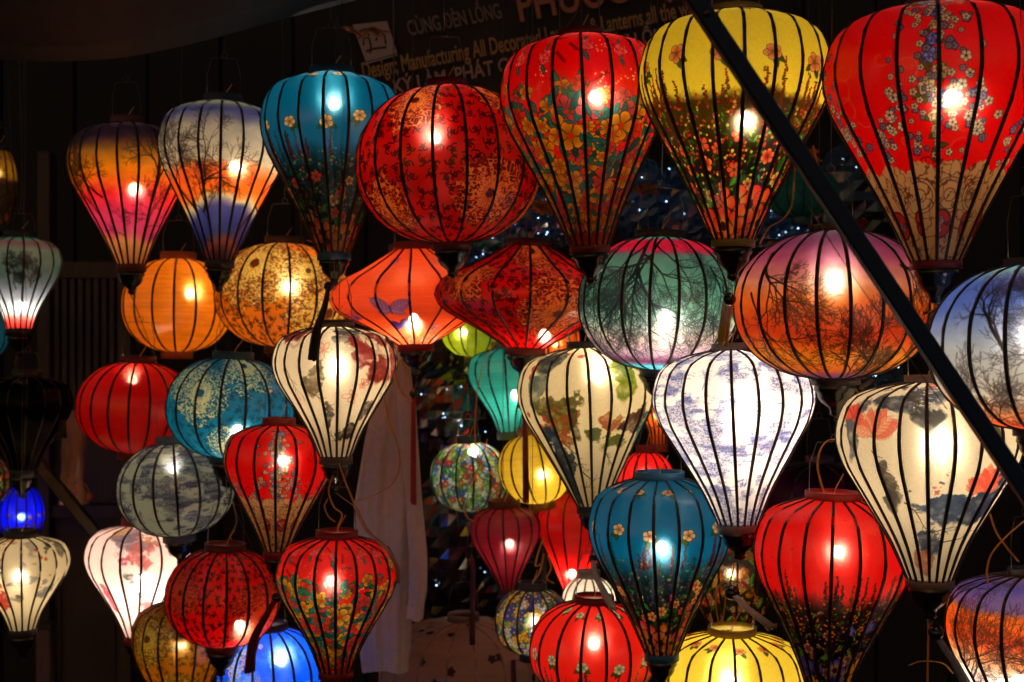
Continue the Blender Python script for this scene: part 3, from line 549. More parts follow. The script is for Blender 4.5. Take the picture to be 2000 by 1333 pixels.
def bulbmat(col, s):
    k = (col, round(s))
    if k not in EMIT:
        m, t = newmat("lit bulb glass"); e = t.nodes.new("ShaderNodeEmission"); o = t.nodes.new("ShaderNodeOutputMaterial"); e.inputs[0].default_value = (*col, 1); e.inputs[1].default_value = s; t.links.new(e.outputs[0], o.inputs[0]); EMIT[k] = m
    return EMIT[k]
WARM = (1, .80, .54); COOL = (1, .88, .74); BLUE = (.25, .35, 1)
#LANTERNS
LN = [
# key, shape, D, cx top, cx bottom, y top, y bottom, R, r top, r bottom, bulb(x,y) or None, power, light, design, ribs, rib x, collar colour, finial, label
('a1','balloon',3.54,248,256,243,518,114,30,27,(262,368),1.20,WARM,'sunsetA',18,(232,),(.16,.03,.02),1,'teardrop lantern with purple, yellow and pink sunset print and bare branches, behind the blue-sky one'),
('a2','balloon',3.32,436,429,201,510,122,36,27,(458,325),1.35,WARM,'sunsetB',18,(430,),(.05,.05,.05),1,'teardrop lantern with a blue and cream sky print above an orange sunset and bare trees'),
('a3','balloon',3.12,648,652,147,495,138,42,31,(652,205),1.00,COOL,'meadowblue',18,(633,),(.02,.12,.22),1,'upper teal blue teardrop lantern fading into a dark flower meadow, beside the big red oval'),
('a4','round',2.86,872,882,172,475,181,40,36,(850,270),0.70,WARM,'damaskred',18,(847,),(.16,.01,.01),1,'large oval red lantern with dark scrolls and gold medallions in the top row'),
('a5','balloon',2.64,1134,1152,74,482,163,43,38,(1162,190),0.95,WARM,'garden',18,(1142,),(.18,.012,.012),1,'tall red teardrop lantern printed with golden flowers and teal leaves, beside the yellow one'),
('a6','balloon',2.38,1436,1432,30,470,186,50,40,(1455,232),1.35,WARM,'meadowyellow',20,(1452,),(.35,.26,.03),1,'tall yellow teardrop lantern whose lower half turns into a dark flower meadow'),
('a7','balloon',2.24,1826,1828,17,512,215,54,47,(1858,190),0.78,WARM,'rose',18,(1834,),(.25,.012,.012),1,'largest red teardrop lantern with blue rose garland and a cream lace border'),
('b1','round',3.88,348,346,507,687,106,33,29,(371,575),.95,WARM,'orange',16,(340,),(.40,.13,.02),0,'plain orange round lantern beside the gold patterned one'),
('b2','round',3.72,555,552,477,677,132,36,34,(563,563),1.0,WARM,'damaskgold',16,(566,),(.10,.05,.02),1,'round amber lantern with brown scrolls and pale gold medallions, above the blue patterned one'),
('b3','saucer',3.54,806,812,488,673,165,38,34,(808,622),1.20,WARM,'butterfly',16,(800,),(.35,.02,.015),1,'coral saucer shaped lantern printed with butterflies'),
('b4','saucer',3.19,1034,1026,482,680,181,42,37,(1063,652),0.85,WARM,'damaskred2',16,(1036,),(.15,.008,.008),1,'dark red saucer shaped lantern with gold medallion print'),
('b5','round',2.90,1290,1284,466,722,157,48,31,(1298,622),1.45,COOL,'treeteal',18,(1270,),(.02,.025,.03),1,'round lantern with teal and crimson sky print under dark hanging branches'),
('b6','round',2.47,1626,1632,453,738,194,44,45,(1630,560),1.05,WARM,'treesun',20,(1598,),(.03,.015,.02),1,'large round lantern with purple and orange sunset print behind the slanting pole'),
('b7','round',2.06,2012,2025,518,836,200,46,42,(2020,660),1.50,COOL,'treesky',18,(1970,),(.05,.05,.06),1,'round lantern with blue sky and fiery horizon print cut by the frame edge'),
('c1','round',3.66,270,262,709,884,112,33,30,(259,743),0.42,WARM,'red',18,(252,),(.18,.012,.008),0,'plain matt red round lantern beside the teal patterned one'),
('c2','round',3.38,455,445,701,892,124,38,34,(464,838),1.10,COOL,'damaskteal',16,(430,),(.02,.10,.14),1,'teal round lantern with pale gold lace medallions'),
('c3','round',3.50,338,350,866,1044,112,32,30,(338,915),0.65,COOL,'toilegrey',16,(345,),(.16,.18,.26),1,'dim grey round lantern with navy country scene print'),
('c4','balloon',3.00,654,656,639,892,121,36,31,(657,715),1.30,WARM,'inkpeony',20,(660,),(.14,.09,.08),1,'cream teardrop lantern with ink wash peonies and a black tassel lying over it'),
('c5','balloon',3.12,545,540,830,1076,105,30,24,(553,900),0.80,WARM,'rose2',16,(537,),(.30,.012,.012),1,'smaller red teardrop lantern with blue flowers and lace border, under the amber one'),
('c6','balloon',3.08,1140,1156,680,988,134,32,28,(1166,738),1.35,WARM,'inkbird',20,(1155,),(.02,.03,.03),1,'cream teardrop lantern painted with green birds and red blossom'),
('c7','balloon',2.70,1428,1442,684,1023,157,36,39,(1450,800),2.90,COOL,'toile',20,(1434,),(.30,.28,.34),1,'brightest white teardrop lantern with fine blue landscape print'),
('c8','balloon',2.36,1812,1816,747,1130,176,42,44,(1833,865),1.35,WARM,'inklotus',22,(1812,),(.30,.2,.18),1,'large cream teardrop lantern with coral lotus and blue ink leaves'),
('d1','balloon',3.72,270,268,1026,1242,100,30,24,(280,1130),3.30,COOL,'inkpink',16,(275,),(.3,.03,.04),1,'pale pink glowing teardrop lantern with faint blossoms'),
('d2','round',3.20,440,434,1075,1259,111,38,30,(468,1220),1.05,WARM,'damaskred3',16,(442,),(.14,.01,.01),1,'red round lantern with dull medallion print, above the small royal blue one'),
('d3','balloon',3.46,352,350,1176,1430,92,28,24,(354,1258),.55,WARM,'damaskgold2',16,(345,),(.2,.12,.02),1,'olive gold teardrop lantern cut by the lower frame edge'),
('d4','round',3.32,525,532,1230,1410,103,36,28,(545,1290),2.20,COOL,'bluefloral',16,(535,),(.02,.02,.03),1,'royal blue round lantern with white blossoms at the bottom'),
('d5','balloon',2.93,658,656,1050,1310,118,39,32,(648,1135),0.80,WARM,'garden2',18,(655,),(.28,.012,.012),1,'red teardrop lantern crowded with yellow flowers, in front of the pale coat'),
('d6','balloon',2.86,1288,1292,935,1275,139,47,32,(1293,1068),1.20,COOL,'meadowblue2',18,(1278,),(.02,.14,.28),1,'lower teal blue teardrop lantern with scattered blossoms, in front of the white one'),
('d7','balloon',2.58,1628,1617,974,1352,151,53,38,(1636,1078),0.95,WARM,'meadowred',18,(1622,),(.40,.015,.015),1,'red teardrop lantern darkening into a meadow of blue and yellow flowers'),
('d8','round',3.00,1160,1157,1177,1365,125,37,32,(1160,1258),1.00,WARM,'meadowred2',16,(1184,),(.22,.012,.012),1,'bright red round lantern with pale blossoms, lowest in the centre'),
('d9','balloon',2.96,1430,1432,1238,1540,143,45,36,(1425,1330),1.50,WARM,'meadowyellow2',18,(1437,),(.45,.33,.04),1,'bright yellow lantern with few pink blossoms at the lower frame edge'),
('da','balloon',2.45,2006,2010,1124,1480,155,34,34,(1990,1330),2.70,COOL,'treesky2',18,(1962,),(.03,.03,.04),1,'lantern with violet and orange dusk sky print in the bottom corner'),
('e1','round',4.16,925,925,590,697,68,22,18,(905,650),0.90,WARM,'lime',14,(930,),(.25,.28,.04),0,'plain lime green round lantern peeping out behind the saucer lanterns'),
('e2','balloon',3.95,985,995,681,844,75,24,23,(1006,770),1.30,COOL,'teal',14,(990,),(.10,.28,.26),0,'plain turquoise teardrop lantern in the back row'),
('e3','round',3.75,1037,1058,846,981,74,25,25,(1058,927),1.2,WARM,'yellow',14,(1062,),(.45,.28,.03),0,'plain yellow oval lantern behind the dark red tassel'),
('e4','round',3.98,915,918,865,998,77,22,20,(925,885),2.60,COOL,'busyblue',14,(925,),(.02,.05,.08),0,'small round lantern crowded with blue and cream flowers'),
('e5','balloon',3.70,985,992,990,1150,69,30,16,(995,1062),0.80,WARM,'maroon',14,(985,),(.10,.02,.03),1,'plain maroon teardrop lantern in the back row'),
('e6','balloon',3.86,1122,1119,962,1160,78,26,17,(1117,1120),2.30,WARM,'red2',14,(1100,),(.3,.02,.02),0,'plain scarlet teardrop lantern lit near its foot'),
('e7','round',3.42,1040,1040,1151,1276,74,26,24,(1045,1215),1.2,COOL,'busypurple',14,(1010,),(.03,.03,.05),0,'small round lantern crowded with yellow, white and violet flowers'),
('e8','round',3.62,1150,1150,1128,1230,53,20,18,(1155,1180),2.6,COOL,'white',14,(1140,),(.3,.3,.3),0,'small plain white lantern glowing behind the red ones'),
('e9','round',4.12,1085,1085,620,715,48,18,16,(1085,670),1.1,WARM,'orange2',14,(1070,),(.4,.14,.02),0,'plain orange lantern mostly hidden by the dark red saucer lantern'),
('ea','balloon',3.65,1285,1286,735,868,46,18,18,(1285,810),.9,WARM,'orange2',16,(1287,),(.30,.07,.01),1,'small orange lantern foot showing between the cream and white teardrops'),
('eb','round',3.50,1262,1262,884,1010,58,18,18,(1260,930),1.50,WARM,'red2',14,(1262,),(.3,.02,.02),0,'plain red lantern mostly hidden above the lower teal one'),
('ec','balloon',3.50,1432,1432,1040,1290,92,24,24,(1430,1120),.6,WARM,'busyorange',16,(1440,),(.05,.03,.02),0,'dim lantern with large orange and cream flowers, behind the clear tassel'),
('ed','round',4.0,-2,-4,295,440,36,18,18,(-5,340),.5,WARM,'meadowdark',14,(12,),(.02,.02,.02),0,'amber lantern with dark lower half, showing only its side at the frame edge'),
('ee','balloon',3.90,40,38,464,643,79,30,24,(40,597),1.50,COOL,'treeleft',16,(46,),(.02,.02,.02),1,'small teardrop lantern with misty teal and pink sky print'),
('ef','balloon',3.60,42,44,1049,1229,90,30,25,(38,1122),1.0,WARM,'inkcream',16,(42,),(.05,.04,.04),1,'small cream teardrop lantern with ink leaves near the slatted door'),
('f1','round',4.40,42,42,950,1062,42,16,14,(42,1010),2.60,BLUE,'blueled',14,(16,),(.02,.02,.05),0,'small electric blue lantern near the wooden post'),
('f2','round',4.30,-18,-18,895,985,36,14,12,(-18,940),1.0,COOL,'busyred',12,(-10,),(.05,.03,.03),0,'lantern with red, white and green flowers showing a sliver at the frame edge'),
('f3','round',4.30,-28,-28,590,700,44,14,14,(-28,650),.6,COOL,'tealdark',12,(-10,),(.05,.03,.03),0,'dark turquoise lantern showing a sliver at the frame edge'),
('f4','balloon',3.75,52,46,736,918,88,26,24,None,0,COOL,'navy',16,(50,),(.02,.02,.02),1,'unlit navy teardrop lantern hanging dark above the electric blue one'),
('f5','balloon',3.95,905,905,1212,1600,165,30,40,None,0,COOL,'sprigs',18,(930,),(.10,.07,.06),0,'big unlit pale lantern with tiny sprigs standing in shade below the coat'),
('f6','round',4.10,1565,1565,330,425,72,20,18,None,0,COOL,'teal',14,(1570,),(.02,.1,.12),0,'unlit turquoise lantern in shade behind the slanting pole'),
('f7','balloon',3.35,1600,1600,905,1180,150,26,30,None,0,COOL,'purple',18,(1600,),(.05,.01,.04),0,'unlit purple lantern in shade above the red meadow one'),
('f8','round',4.45,905,905,575,745,95,26,24,None,0,COOL,'grey',16,(905,),(.08,.07,.06),0,'unlit grey round lantern in shade below the lime green one'),
]
#ENDLANTERNS
NTOP = {}
RAILZ = 2.85; RAILS = [2.15, 2.45, 2.75, 3.05, 3.35, 3.65, 3.95, 4.25]
railm = simple("bamboo rail", (.12, .07, .03), .6, noise=(.07, .04, .02), scale=12, stretch=(1, 1, 6))
rig = empty("overhead_rack", (0, 3.2, RAILZ)); tag(rig, "overhead bamboo frame that all the lanterns hang from", "frame")
for D in RAILS: mesh("rail", *tube([(-2.3, D-3.2, .012), (2.3, D-3.2, .012)], .014, 8), railm, rig)
for x in (-2.25, 2.25):
    mesh("side_beam", *tube([(x, -1.2, .045), (x, 1.2, .045)], .02, 8), railm, rig)
    for y in (-1.15, 1.15): mesh("post", *tube([(x, y, -RAILZ), (x, y, .03)], .025, 8), railm, rig)
def seedof(k): return sum(ord(c)*(i*31+7) for i, c in enumerate(k))
GEO = {}
for (key, shape, D, ct, cb, yt, yb, Rp, rtp, rbp, bulb, power, light, design, nr, ribx, ccol, fin, label) in LN:
    s = D/F; base = at(cb, yb, D); H = (yb-yt)*s; R = Rp*s
    GEO[key] = dict(base=base, H=H, R=R, rt=rtp*s, rb=rbp*s, D=D, tilt=math.atan2((ct-cb), (yb-yt)), shape=shape, s=s)
def world(key, x, y, z):
    g = GEO[key]; a = g['tilt']; return g['base'] + Vector((x*math.cos(a)+z*math.sin(a), y, -x*math.sin(a)+z*math.cos(a)))
FINZ = {}
for (key, shape, D, ct, cb, yt, yb, Rp, rtp, rbp, bulb, power, light, design, nr, ribx, ccol, fin, label) in LN:
    g = GEO[key]; s, H, R, rt, rb = g['s'], g['H'], g['R'], g['rt'], g['rb']
    nm = {'balloon': 'teardrop_lantern', 'round': 'round_lantern', 'saucer': 'saucer_lantern'}[shape]
    root = empty(nm, g['base'], (0, g['tilt'], 0)); tag(root, label, "lantern", "cloth lanterns hung at the stall")
    g['root'] = root
    big = Rp > 98; W = 1280 if Rp > 150 else (1024 if big else 512)
    P, arc = profile(shape, R, H, rt, rb, 34 if big else 22)
    TH = int(W*arc/(2*math.pi*R)); t = Tex(W, TH, (.5,.5,.5), seedof(key)); DES[design](t); img = t.image("cloth print "+design)
    m = cloth("printed cloth "+design, img, bool(bulb))
    view = math.atan2((ct+cb)/2-1000, F); phase = math.asin(max(-.9, min(.9, (ribx[0]-(ct+cb)/2)/Rp)))-view; K = 4
    V = []; UV = []; nrow = len(P); ncol = nr*K; rr = random.Random(seedof(key)); gm_ = .75 if shape == 'balloon' else .3
    sag = [rr.uniform(.006, .014) for _ in range(nr)]; L_ = np.r_[0, np.cumsum(np.hypot(*np.diff(P, axis=0).T))]; L_ /= L_[-1]
    for i, (r0, z) in enumerate(P):
        for c in range(ncol):
            gi, k = divmod(c, K); f = k/K; a0 = phase+gi*2*math.pi/nr; a1 = a0+2*math.pi/nr
            x = r0*((1-f)*math.sin(a0)+f*math.sin(a1)); y = -r0*((1-f)*math.cos(a0)+f*math.cos(a1)); q = 1-sag[gi]*4*f*(1-f)*min(1, math.sin(math.pi*i/(nrow-1))*2)
            V.append((x*q, y*q, z))
    Fc = []; uvs = []
    for i in range(nrow-1):
        for c in range(ncol):
            gi, k = divmod(c, K); c2 = (c+1) % ncol; Fc.append((i*ncol+c, (i+1)*ncol+c, (i+1)*ncol+c2, i*ncol+c2))
            dth = 2*math.pi/nr; tc = phase+(gi+.5)*dth
            for (ii, f) in ((i, k/K), (i+1, k/K), (i+1, (k+1)/K), (i, (k+1)/K)):
                uvs.append((.5+(view+tc+(f-.5)*dth*(1-gm_+gm_*P[ii][0]/R))/(2*math.pi), 1-L_[ii]))
    sh = mesh("cloth_shade", V, Fc, m, root); me = sh.data
    ul = me.uv_layers.new(name="UVMap"); ul.data.foreach_set("uv", np.array(uvs, np.float32).ravel())
    ev = np.zeros(len(me.edges)*2, np.int32); me.edges.foreach_get("vertices", ev); ev = ev.reshape(-1, 2)
    at_ = me.attributes.new("sharp_edge", 'BOOLEAN', 'EDGE'); at_.data.foreach_set("value", ((ev % ncol)[:, 0] == (ev % ncol)[:, 1]) & ((ev[:, 0] % K) == 0))
    # ribs: one mesh, turned round the axis
    idx = np.unique(np.linspace(0, nrow-1, 15 if big else 11).astype(int)); RV = []; RF = []
    hw = .0038 if big else .0031
    for j, i in enumerate(idx):
        r0, z = P[i]; tn = P[min(i+1, nrow-1)]-P[max(i-1, 0)]; tn = tn/np.hypot(*tn); nx, nz_ = -tn[1], tn[0]
        f = j/(len(idx)-1); ww = hw*(.72+.28*math.sin(math.pi*f)*1.0); h = .0022
        for (dx, o_) in ((-ww, -.0015), (-ww*.6, h), (ww*.6, h), (ww, -.0015)):
            RV.append((dx, -(r0+nx*o_), z+nz_*o_))
    for j in range(len(idx)-1):
        for k in range(3): a = j*4+k; RF.append((a, a+1, a+5, a+4))
    rm_ = bpy.data.meshes.new("rib"); rm_.from_pydata(RV, [], RF); rm_.materials.append(RIBM if key != 'f5' else mat('cloth covered rib', (.30,.24,.21), .8)); rm_.update()
    for k in range(nr):
        o = bpy.data.objects.new("rib", rm_); o.rotation_euler = (0, 0, phase+k*2*math.pi/nr); link(o, root)
    # collars
    cm = simple("painted hoop", tuple(ccol), .5, noise=tuple(c*.7 for c in ccol), scale=25)
    hc = max(.012, 14*s)
    mesh("top_collar", *lathe([(rt+.001, H-.002), (rt+.0025, H+.001), (rt+.0025, H+hc), (rt-.002, H+hc), (rt-.002, H-.002), (rt+.001, H-.002)], 32), cm, root)
    mesh("bottom_collar", *lathe([(rb+.001, .002), (rb+.0025, -.001), (rb+.0025, -hc), (rb-.002, -hc), (rb-.002, .002), (rb+.001, .002)], 32), cm, root)
    zb = -hc
    if fin:
        q = rb; mesh("finial", *lathe([(.0005, zb+.006), (q-.004, zb+.006), (q-.004, zb-.001), (q*.92, zb-.004), (q*.95, zb-.010), (q*.80, zb-.016), (q*.78, zb-.024), (q*.62, zb-.034), (q*.32, zb-.044), (q*.26, zb-.052), (q*.30, zb-.057), (q*.12, zb-.062), (.0005, zb-.063)], 24), BLACKW, root); zb -= .063
        mesh("eyelet", *tube([(.004*math.cos(a), 0, zb-.004+.004*math.sin(a)) for a in np.linspace(0, 2*math.pi, 9)], .0008, 5, cap=False), WIRE, root); zb -= .006
    FINZ[key] = zb
    # bulb, socket, inner cord
    if bulb:
        bz = (yb-bulb[1])*s; bx = ((bulb[0]-cb)*s - bz*math.tan(g['tilt'])); bx = max(-R*.5, min(R*.5, bx)); bz = max(.02, min(H-.03, bz))
        br = .0125
        st = 270*power*(R/.18)**2
        ball("bulb", br, bulbmat(light, st), root, (bx, 0, bz))
        glow_dot = key in ('c3', 'd3')
        mesh("bulb_socket", *lathe([(.0005, .030), (.009, .030), (.0095, .012), (.0118 if glow_dot else .008, -.004 if glow_dot else .006), (.0005, .004)], 12, bx, 0, bz+br*.55), SOCK, root)
        mesh("lamp_cord", *tube(spline([(bx, 0, bz+.03), (bx*.6, .004, bz*.4+H*.6), (bx*.1, 0, H+.01), (rt*.4, .01, H+.05)], 5), .0012, 5), CORD, root)
    # wire handle with spring ring
    hb = .105 if Rp > 98 else .06; zt = H+hc*.5; wx = rt*.92; rg = .008
    path = [(-wx, 0, zt), (-wx*.98, 0, zt+hb*.6), (-wx*.72, 0, zt+hb), (-.004, 0, zt+hb+.002)] + [(rg*math.sin(a), .002, zt+hb+.002+rg-rg*math.cos(a)) for a in np.linspace(0, 2*math.pi, 11)] + [(.004, .003, zt+hb+.002), (wx*.72, 0, zt+hb), (wx*.98, 0, zt+hb*.6), (wx, 0, zt)]
    mesh("wire_handle", *tube(path, .0009, 5), WIRE, root)
    NTOP[key] = (0, 0, zt+hb+2*rg)
# hang each lantern from the one above it, or from the frame
for key, g in GEO.items():
    top = world(key, *NTOP[key]); best = None
    for k2, h in GEO.items():
        if k2 == key: continue
        b = world(k2, 0, 0, FINZ[k2])
        if b.z > top.z-.01 and abs(h['base'].x-top.x) < h['R']*.95 and abs(h['D']-g['D']) < h['R']*.98 and (best is None or b.z < best[0].z): best = (b, k2)
    if best: tgt = best[0]
    else: tgt = Vector((top.x, min(RAILS, key=lambda q: abs(q-g['D'])), RAILZ))
    inv = Vector(tgt)-g['base']; a = g['tilt']; loc = Vector((inv.x*math.cos(a)-inv.z*math.sin(a), inv.y, inv.x*math.sin(a)+inv.z*math.cos(a)))
    mesh("hanging_string", *tube([NTOP[key], loc], .0008, 4), WIRE, g['root'])
#DETAILS
# ================================================================== SIGN BANNER
def local(root, p):
    from mathutils import Matrix
    M = Matrix.Translation(root.location) @ root.rotation_euler.to_matrix().to_4x4()
    return M.inverted() @ Vector(p)
BD = 3.95; bs = BD/F
banner = empty("shop_banner", at(700, 160, BD), (0, -R_(11.0), 0)); tag(banner, "black shop banner with gold lettering and square logo, tilted behind the top row", "banner")
bcloth = simple("black banner cloth", (.005, .0045, .0045), .7, noise=(.003, .003, .003), scale=4, bump=.3)
V = []; Fc = []
nx_, nz_ = 44, 10
for j in range(nz_+1):
    for i in range(nx_+1):
        x = -30*bs+i/nx_*900*bs; z = -110*bs+j/nz_*330*bs; V.append((x, .012*math.sin(x*9+z*3)+.006*math.sin(x*23), z))
for j in range(nz_):
    for i in range(nx_): a = j*(nx_+1)+i; Fc.append((a, a+1, a+nx_+2, a+nx_+1))
bo = mesh("banner_sheet", V, Fc, bcloth, banner); so = bo.modifiers.new("thick", 'SOLIDIFY'); so.thickness = .002; so.offset = 1
def text(name, body, x, z, hgt, width, m, shear=0., parent=banner, off=.024):
    cu = bpy.data.curves.new(name, 'FONT'); cu.body = body; cu.size = 1; cu.extrude = .0; cu.shear = shear; cu.offset = .018
    o = bpy.data.objects.new(name, cu); C.objects.link(o); bpy.context.view_layer.update()
    me = bpy.data.meshes.new_from_object(o.evaluated_get(bpy.context.evaluated_depsgraph_get())); bpy.data.objects.remove(o)
    me.materials.clear(); me.materials.append(m)
    xs = [v.co.x for v in me.vertices]; x0, x1 = min(xs), max(xs); sx = width/(x1-x0); sz = hgt/.72
    for v in me.vertices:
        X = (v.co.x-x0)*sx; Z = v.co.y*sz; v.co = Vector((x+X, -off, z+Z))
    t_ = bpy.data.objects.new(name, me); return link(t_, parent)
def bxz(px, py):
    q = local(banner, at(px, py, BD)); return q.x, q.z
gold = simple("gold banner ink", (.33, .20, .06), .5, noise=(.28, .15, .04), scale=9)
pink = simple("pale banner ink", (.30, .22, .20), .5, noise=(.3, .2, .19), scale=9)
dull = simple("thin outline ink", (.14, .11, .10), .5)
orng = simple("amber banner ink", (.32, .12, .05), .5)
x, z = bxz(712, 158); text("gold_line", "Design; Manufacturing All Decorated Lanterns & Lanterns all the way", x, z, 33*bs, 665*bs, gold, .05)
x, z = bxz(772, 186); text("pale_line", "KÝ LÀM, PHÁT CÓ 3 ĐƯỜNG NÉT LỒNG", x, z, 28*bs, 560*bs, pink, .05)
x, z = bxz(800, 74); text("outline_heading", "CÙNG ĐÈN LỒNG", x, z, 30*bs, 185*bs, dull, -.15)
x, z = bxz(1016, 46); text("main_heading", "PHƯỚC LỢI", x, z, 62*bs, 330*bs, orng, 0)
lg = simple("logo panel", (.36, .31, .32), .6, noise=(.28, .24, .25), scale=7)
cs = [bxz(*p) for p in ((690, 52), (757, 45), (777, 107), (716, 124))]
V = [(q[0], -.022, q[1]) for q in cs]+[(q[0], -.019, q[1]) for q in cs]
logo = mesh("logo_panel", V, [(3,2,1,0), (4,5,6,7), (0,1,5,4), (1,2,6,5), (2,3,7,6), (3,0,4,7)], lg, banner, False)
for P in ([(703,80),(705,64),(718,60),(722,74)], [(712,92),(711,78),(722,78),(726,92),(724,108)], [(722,62),(734,58),(741,68),(736,84)], [(743,66),(752,72),(755,90)], [(716,104),(735,98),(756,96)]):
    mesh("logo_stroke", *tube([Vector((bxz(*p)[0], -.0235, bxz(*p)[1])) for p in P], .0028, 5), simple("logo ink", (.03,.015,.02), .5) if 0 else mat("logo ink", (.03,.015,.02), .5), logo)
mesh("logo_border", *tube([Vector((q[0], -.0235, q[1]-.006)) for q in (cs[3], cs[2])], .0022, 5), mat("logo border ink", (.4,.36,.36), .5), logo)
# ================================================================== AWNING
awm = simple("grey awning cloth", (.014, .014, .017), .75, noise=(.009, .010, .012), scale=3, stretch=(1, 3, 1), bump=.3)
edge = [(-260,100),(-60,114),(60,119),(120,121),(200,117),(300,103),(430,72),(560,36),(700,0),(900,-60),(1100,-120)]
E = spline([at(x_, y_, 3.05) for x_, y_ in edge], 4); V = []; Fc = []; nj = 14
for j in range(nj+1):
    f = j/nj
    for i, p in enumerate(E):
        V.append((p.x, 3.05-f*2.6, p.z+.25*f-.10*math.sin(math.pi*f)+f*(.012*math.sin(p.x*16+f*6)+.02*math.sin(p.x*5-f*9))))
n = len(E)
for j in range(nj):
    for i in range(n-1): a = j*n+i; Fc.append((a, a+1, a+n+1, a+n))
aw = mesh("awning", V, Fc, awm); so = aw.modifiers.new("thick", 'SOLIDIFY'); so.thickness = .003
tag(aw, "grey cloth awning sagging over the stall above the sunset lanterns", "awning")
# ================================================================== POLES
def strut(name, p0, p1, wd, m, label, cat):
    p0, p1 = Vector(p0), Vector(p1); d = (p1-p0); L = d.length; z_ = d.normalized(); y_ = Vector((0, 1, 0)); y_ = (y_-z_*y_.dot(z_)).normalized(); x_ = y_.cross(z_)
    r = empty(name, p0); tag(r, label, cat)
    V = []; Fc = []; b_ = wd*.12; prof = [(-wd/2+b_,-wd/2),(wd/2-b_,-wd/2),(wd/2,-wd/2+b_),(wd/2,wd/2-b_),(wd/2-b_,wd/2),(-wd/2+b_,wd/2),(-wd/2,wd/2-b_),(-wd/2,-wd/2+b_)]
    for q in (0, L):
        for (u, v) in prof: V.append(x_*u+y_*v+z_*q)
    for k in range(8): Fc.append((k, (k+1) % 8, 8+(k+1) % 8, 8+k))
    Fc += [tuple(range(8))[::-1], tuple(range(8, 16))]
    mesh("tube", V, Fc, m, r, False)
    for f in (.06, .94):
        c = z_*L*f-y_*(wd/2+.001); V, Fc = lathe([(.0005, .004), (.005, .003), (.006, 0), (.0005, -.002)], 8)
        V = [c+x_*v[0]+z_*v[1]-y_*v[2] for v in V]; mesh("bolt_head", V, Fc, WIRE, r)
    return r
pm = simple("navy painted steel", (.007, .024, .075), .5, spec=.25, noise=(.007, .025, .07), scale=14, bump=.15)
strut("awning_strut", at(1330, -40, 1.74), at(2080, 1075, 1.80), .0240, pm, "navy steel strut slanting down across the front of the lanterns", "pole")
pk = simple("dark painted steel", (.014, .011, .009), .4, noise=(.008, .007, .006), scale=14)
strut("brace_strut", at(-60, 742, 4.02), at(300, 1178, 3.98), .034, pk, "black steel strut slanting behind the pale pink lantern", "pole")
mesh("wire", *tube([at(1555, 365, 1.77), at(1640, 500, 1.77), at(1790, 720, 1.78), at(1850, 800, 1.78)], .0007, 4), WIRE); tag(bpy.context.scene.objects[-1] if 0 else C.objects["wire"], "thin grey wire running along the lower side of the navy strut", "wire")
C.objects["wire"].name = "guy_wire"
# ================================================================== SLATTED DOOR
woodm = simple("old brown door wood", (.045, .03, .02), .6, noise=(.026, .017, .011), scale=5, stretch=(6, 6, .7), bump=.5)
DD = 4.75; door = empty("slatted_door", at(165, 1500, DD)); tag(door, "old brown wooden door with narrow upright slats, behind the plain red lantern", "door")
def dbox(name, x0, x1, y0, y1, dy0, dy1, m=woodm, parent=door):
    a = at(x0, y1, DD)-door.location; b = at(x1, y0, DD)-door.location; return box(name, a.x, b.x, dy0, dy1, a.z, b.z, m, parent, .003)
dbox("stile", 82, 106, 300, 1500, -.05, .03); dbox("stile", 236, 262, 300, 1500, -.045, .03)
for y0, y1 in ((512, 545), (792, 822), (985, 1010), (1470, 1500)): dbox("rail", 106.4, 235.6, y0, y1, -.035, .03)
for k in range(8): dbox("slat", 110+k*15.4, 120+k*15.4, 545.5, 791.5, -.028, .0)
dbox("upper_panel", 106.5, 235.5, 822.5, 984.5, .0, .02); dbox("lower_panel", 106.5, 235.5, 1010.5, 1469.5, .0, .02); dbox("slat_backing", 106.5, 235.5, 545.5, 791.5, .004, .02)
mesh("panel_moulding", *merge(*[boxvf(*(lambda a, b: (a.x, b.x, -.012, -.001, a.z, b.z))(at(x0, y1, DD)-door.location, at(x1, y0, DD)-door.location)) for x0, x1, y0, y1 in ((116, 226, 1040, 1046), (116, 226, 1440, 1446), (116, 120, 1046.5, 1439.5), (222, 226, 1046.5, 1439.5))]), woodm, door, False)
pl = empty("timber_post", at(92, 1500, 4.5)); tag(pl, "pinkish worn timber post standing low beside the small cream lantern", "post")
a = at(74, 1500, 4.5)-pl.location; b = at(101, 1228, 4.5)-pl.location
box("shaft", a.x, b.x, -.02, .03, a.z, b.z, simple("worn pink timber", (.13, .075, .07), .7, noise=(.07, .04, .04), scale=9, stretch=(5, 5, 1), bump=.4), pl); box("cap", a.x-.006, b.x+.006, -.026, .036, b.z+.001, b.z+.02, woodm, pl)
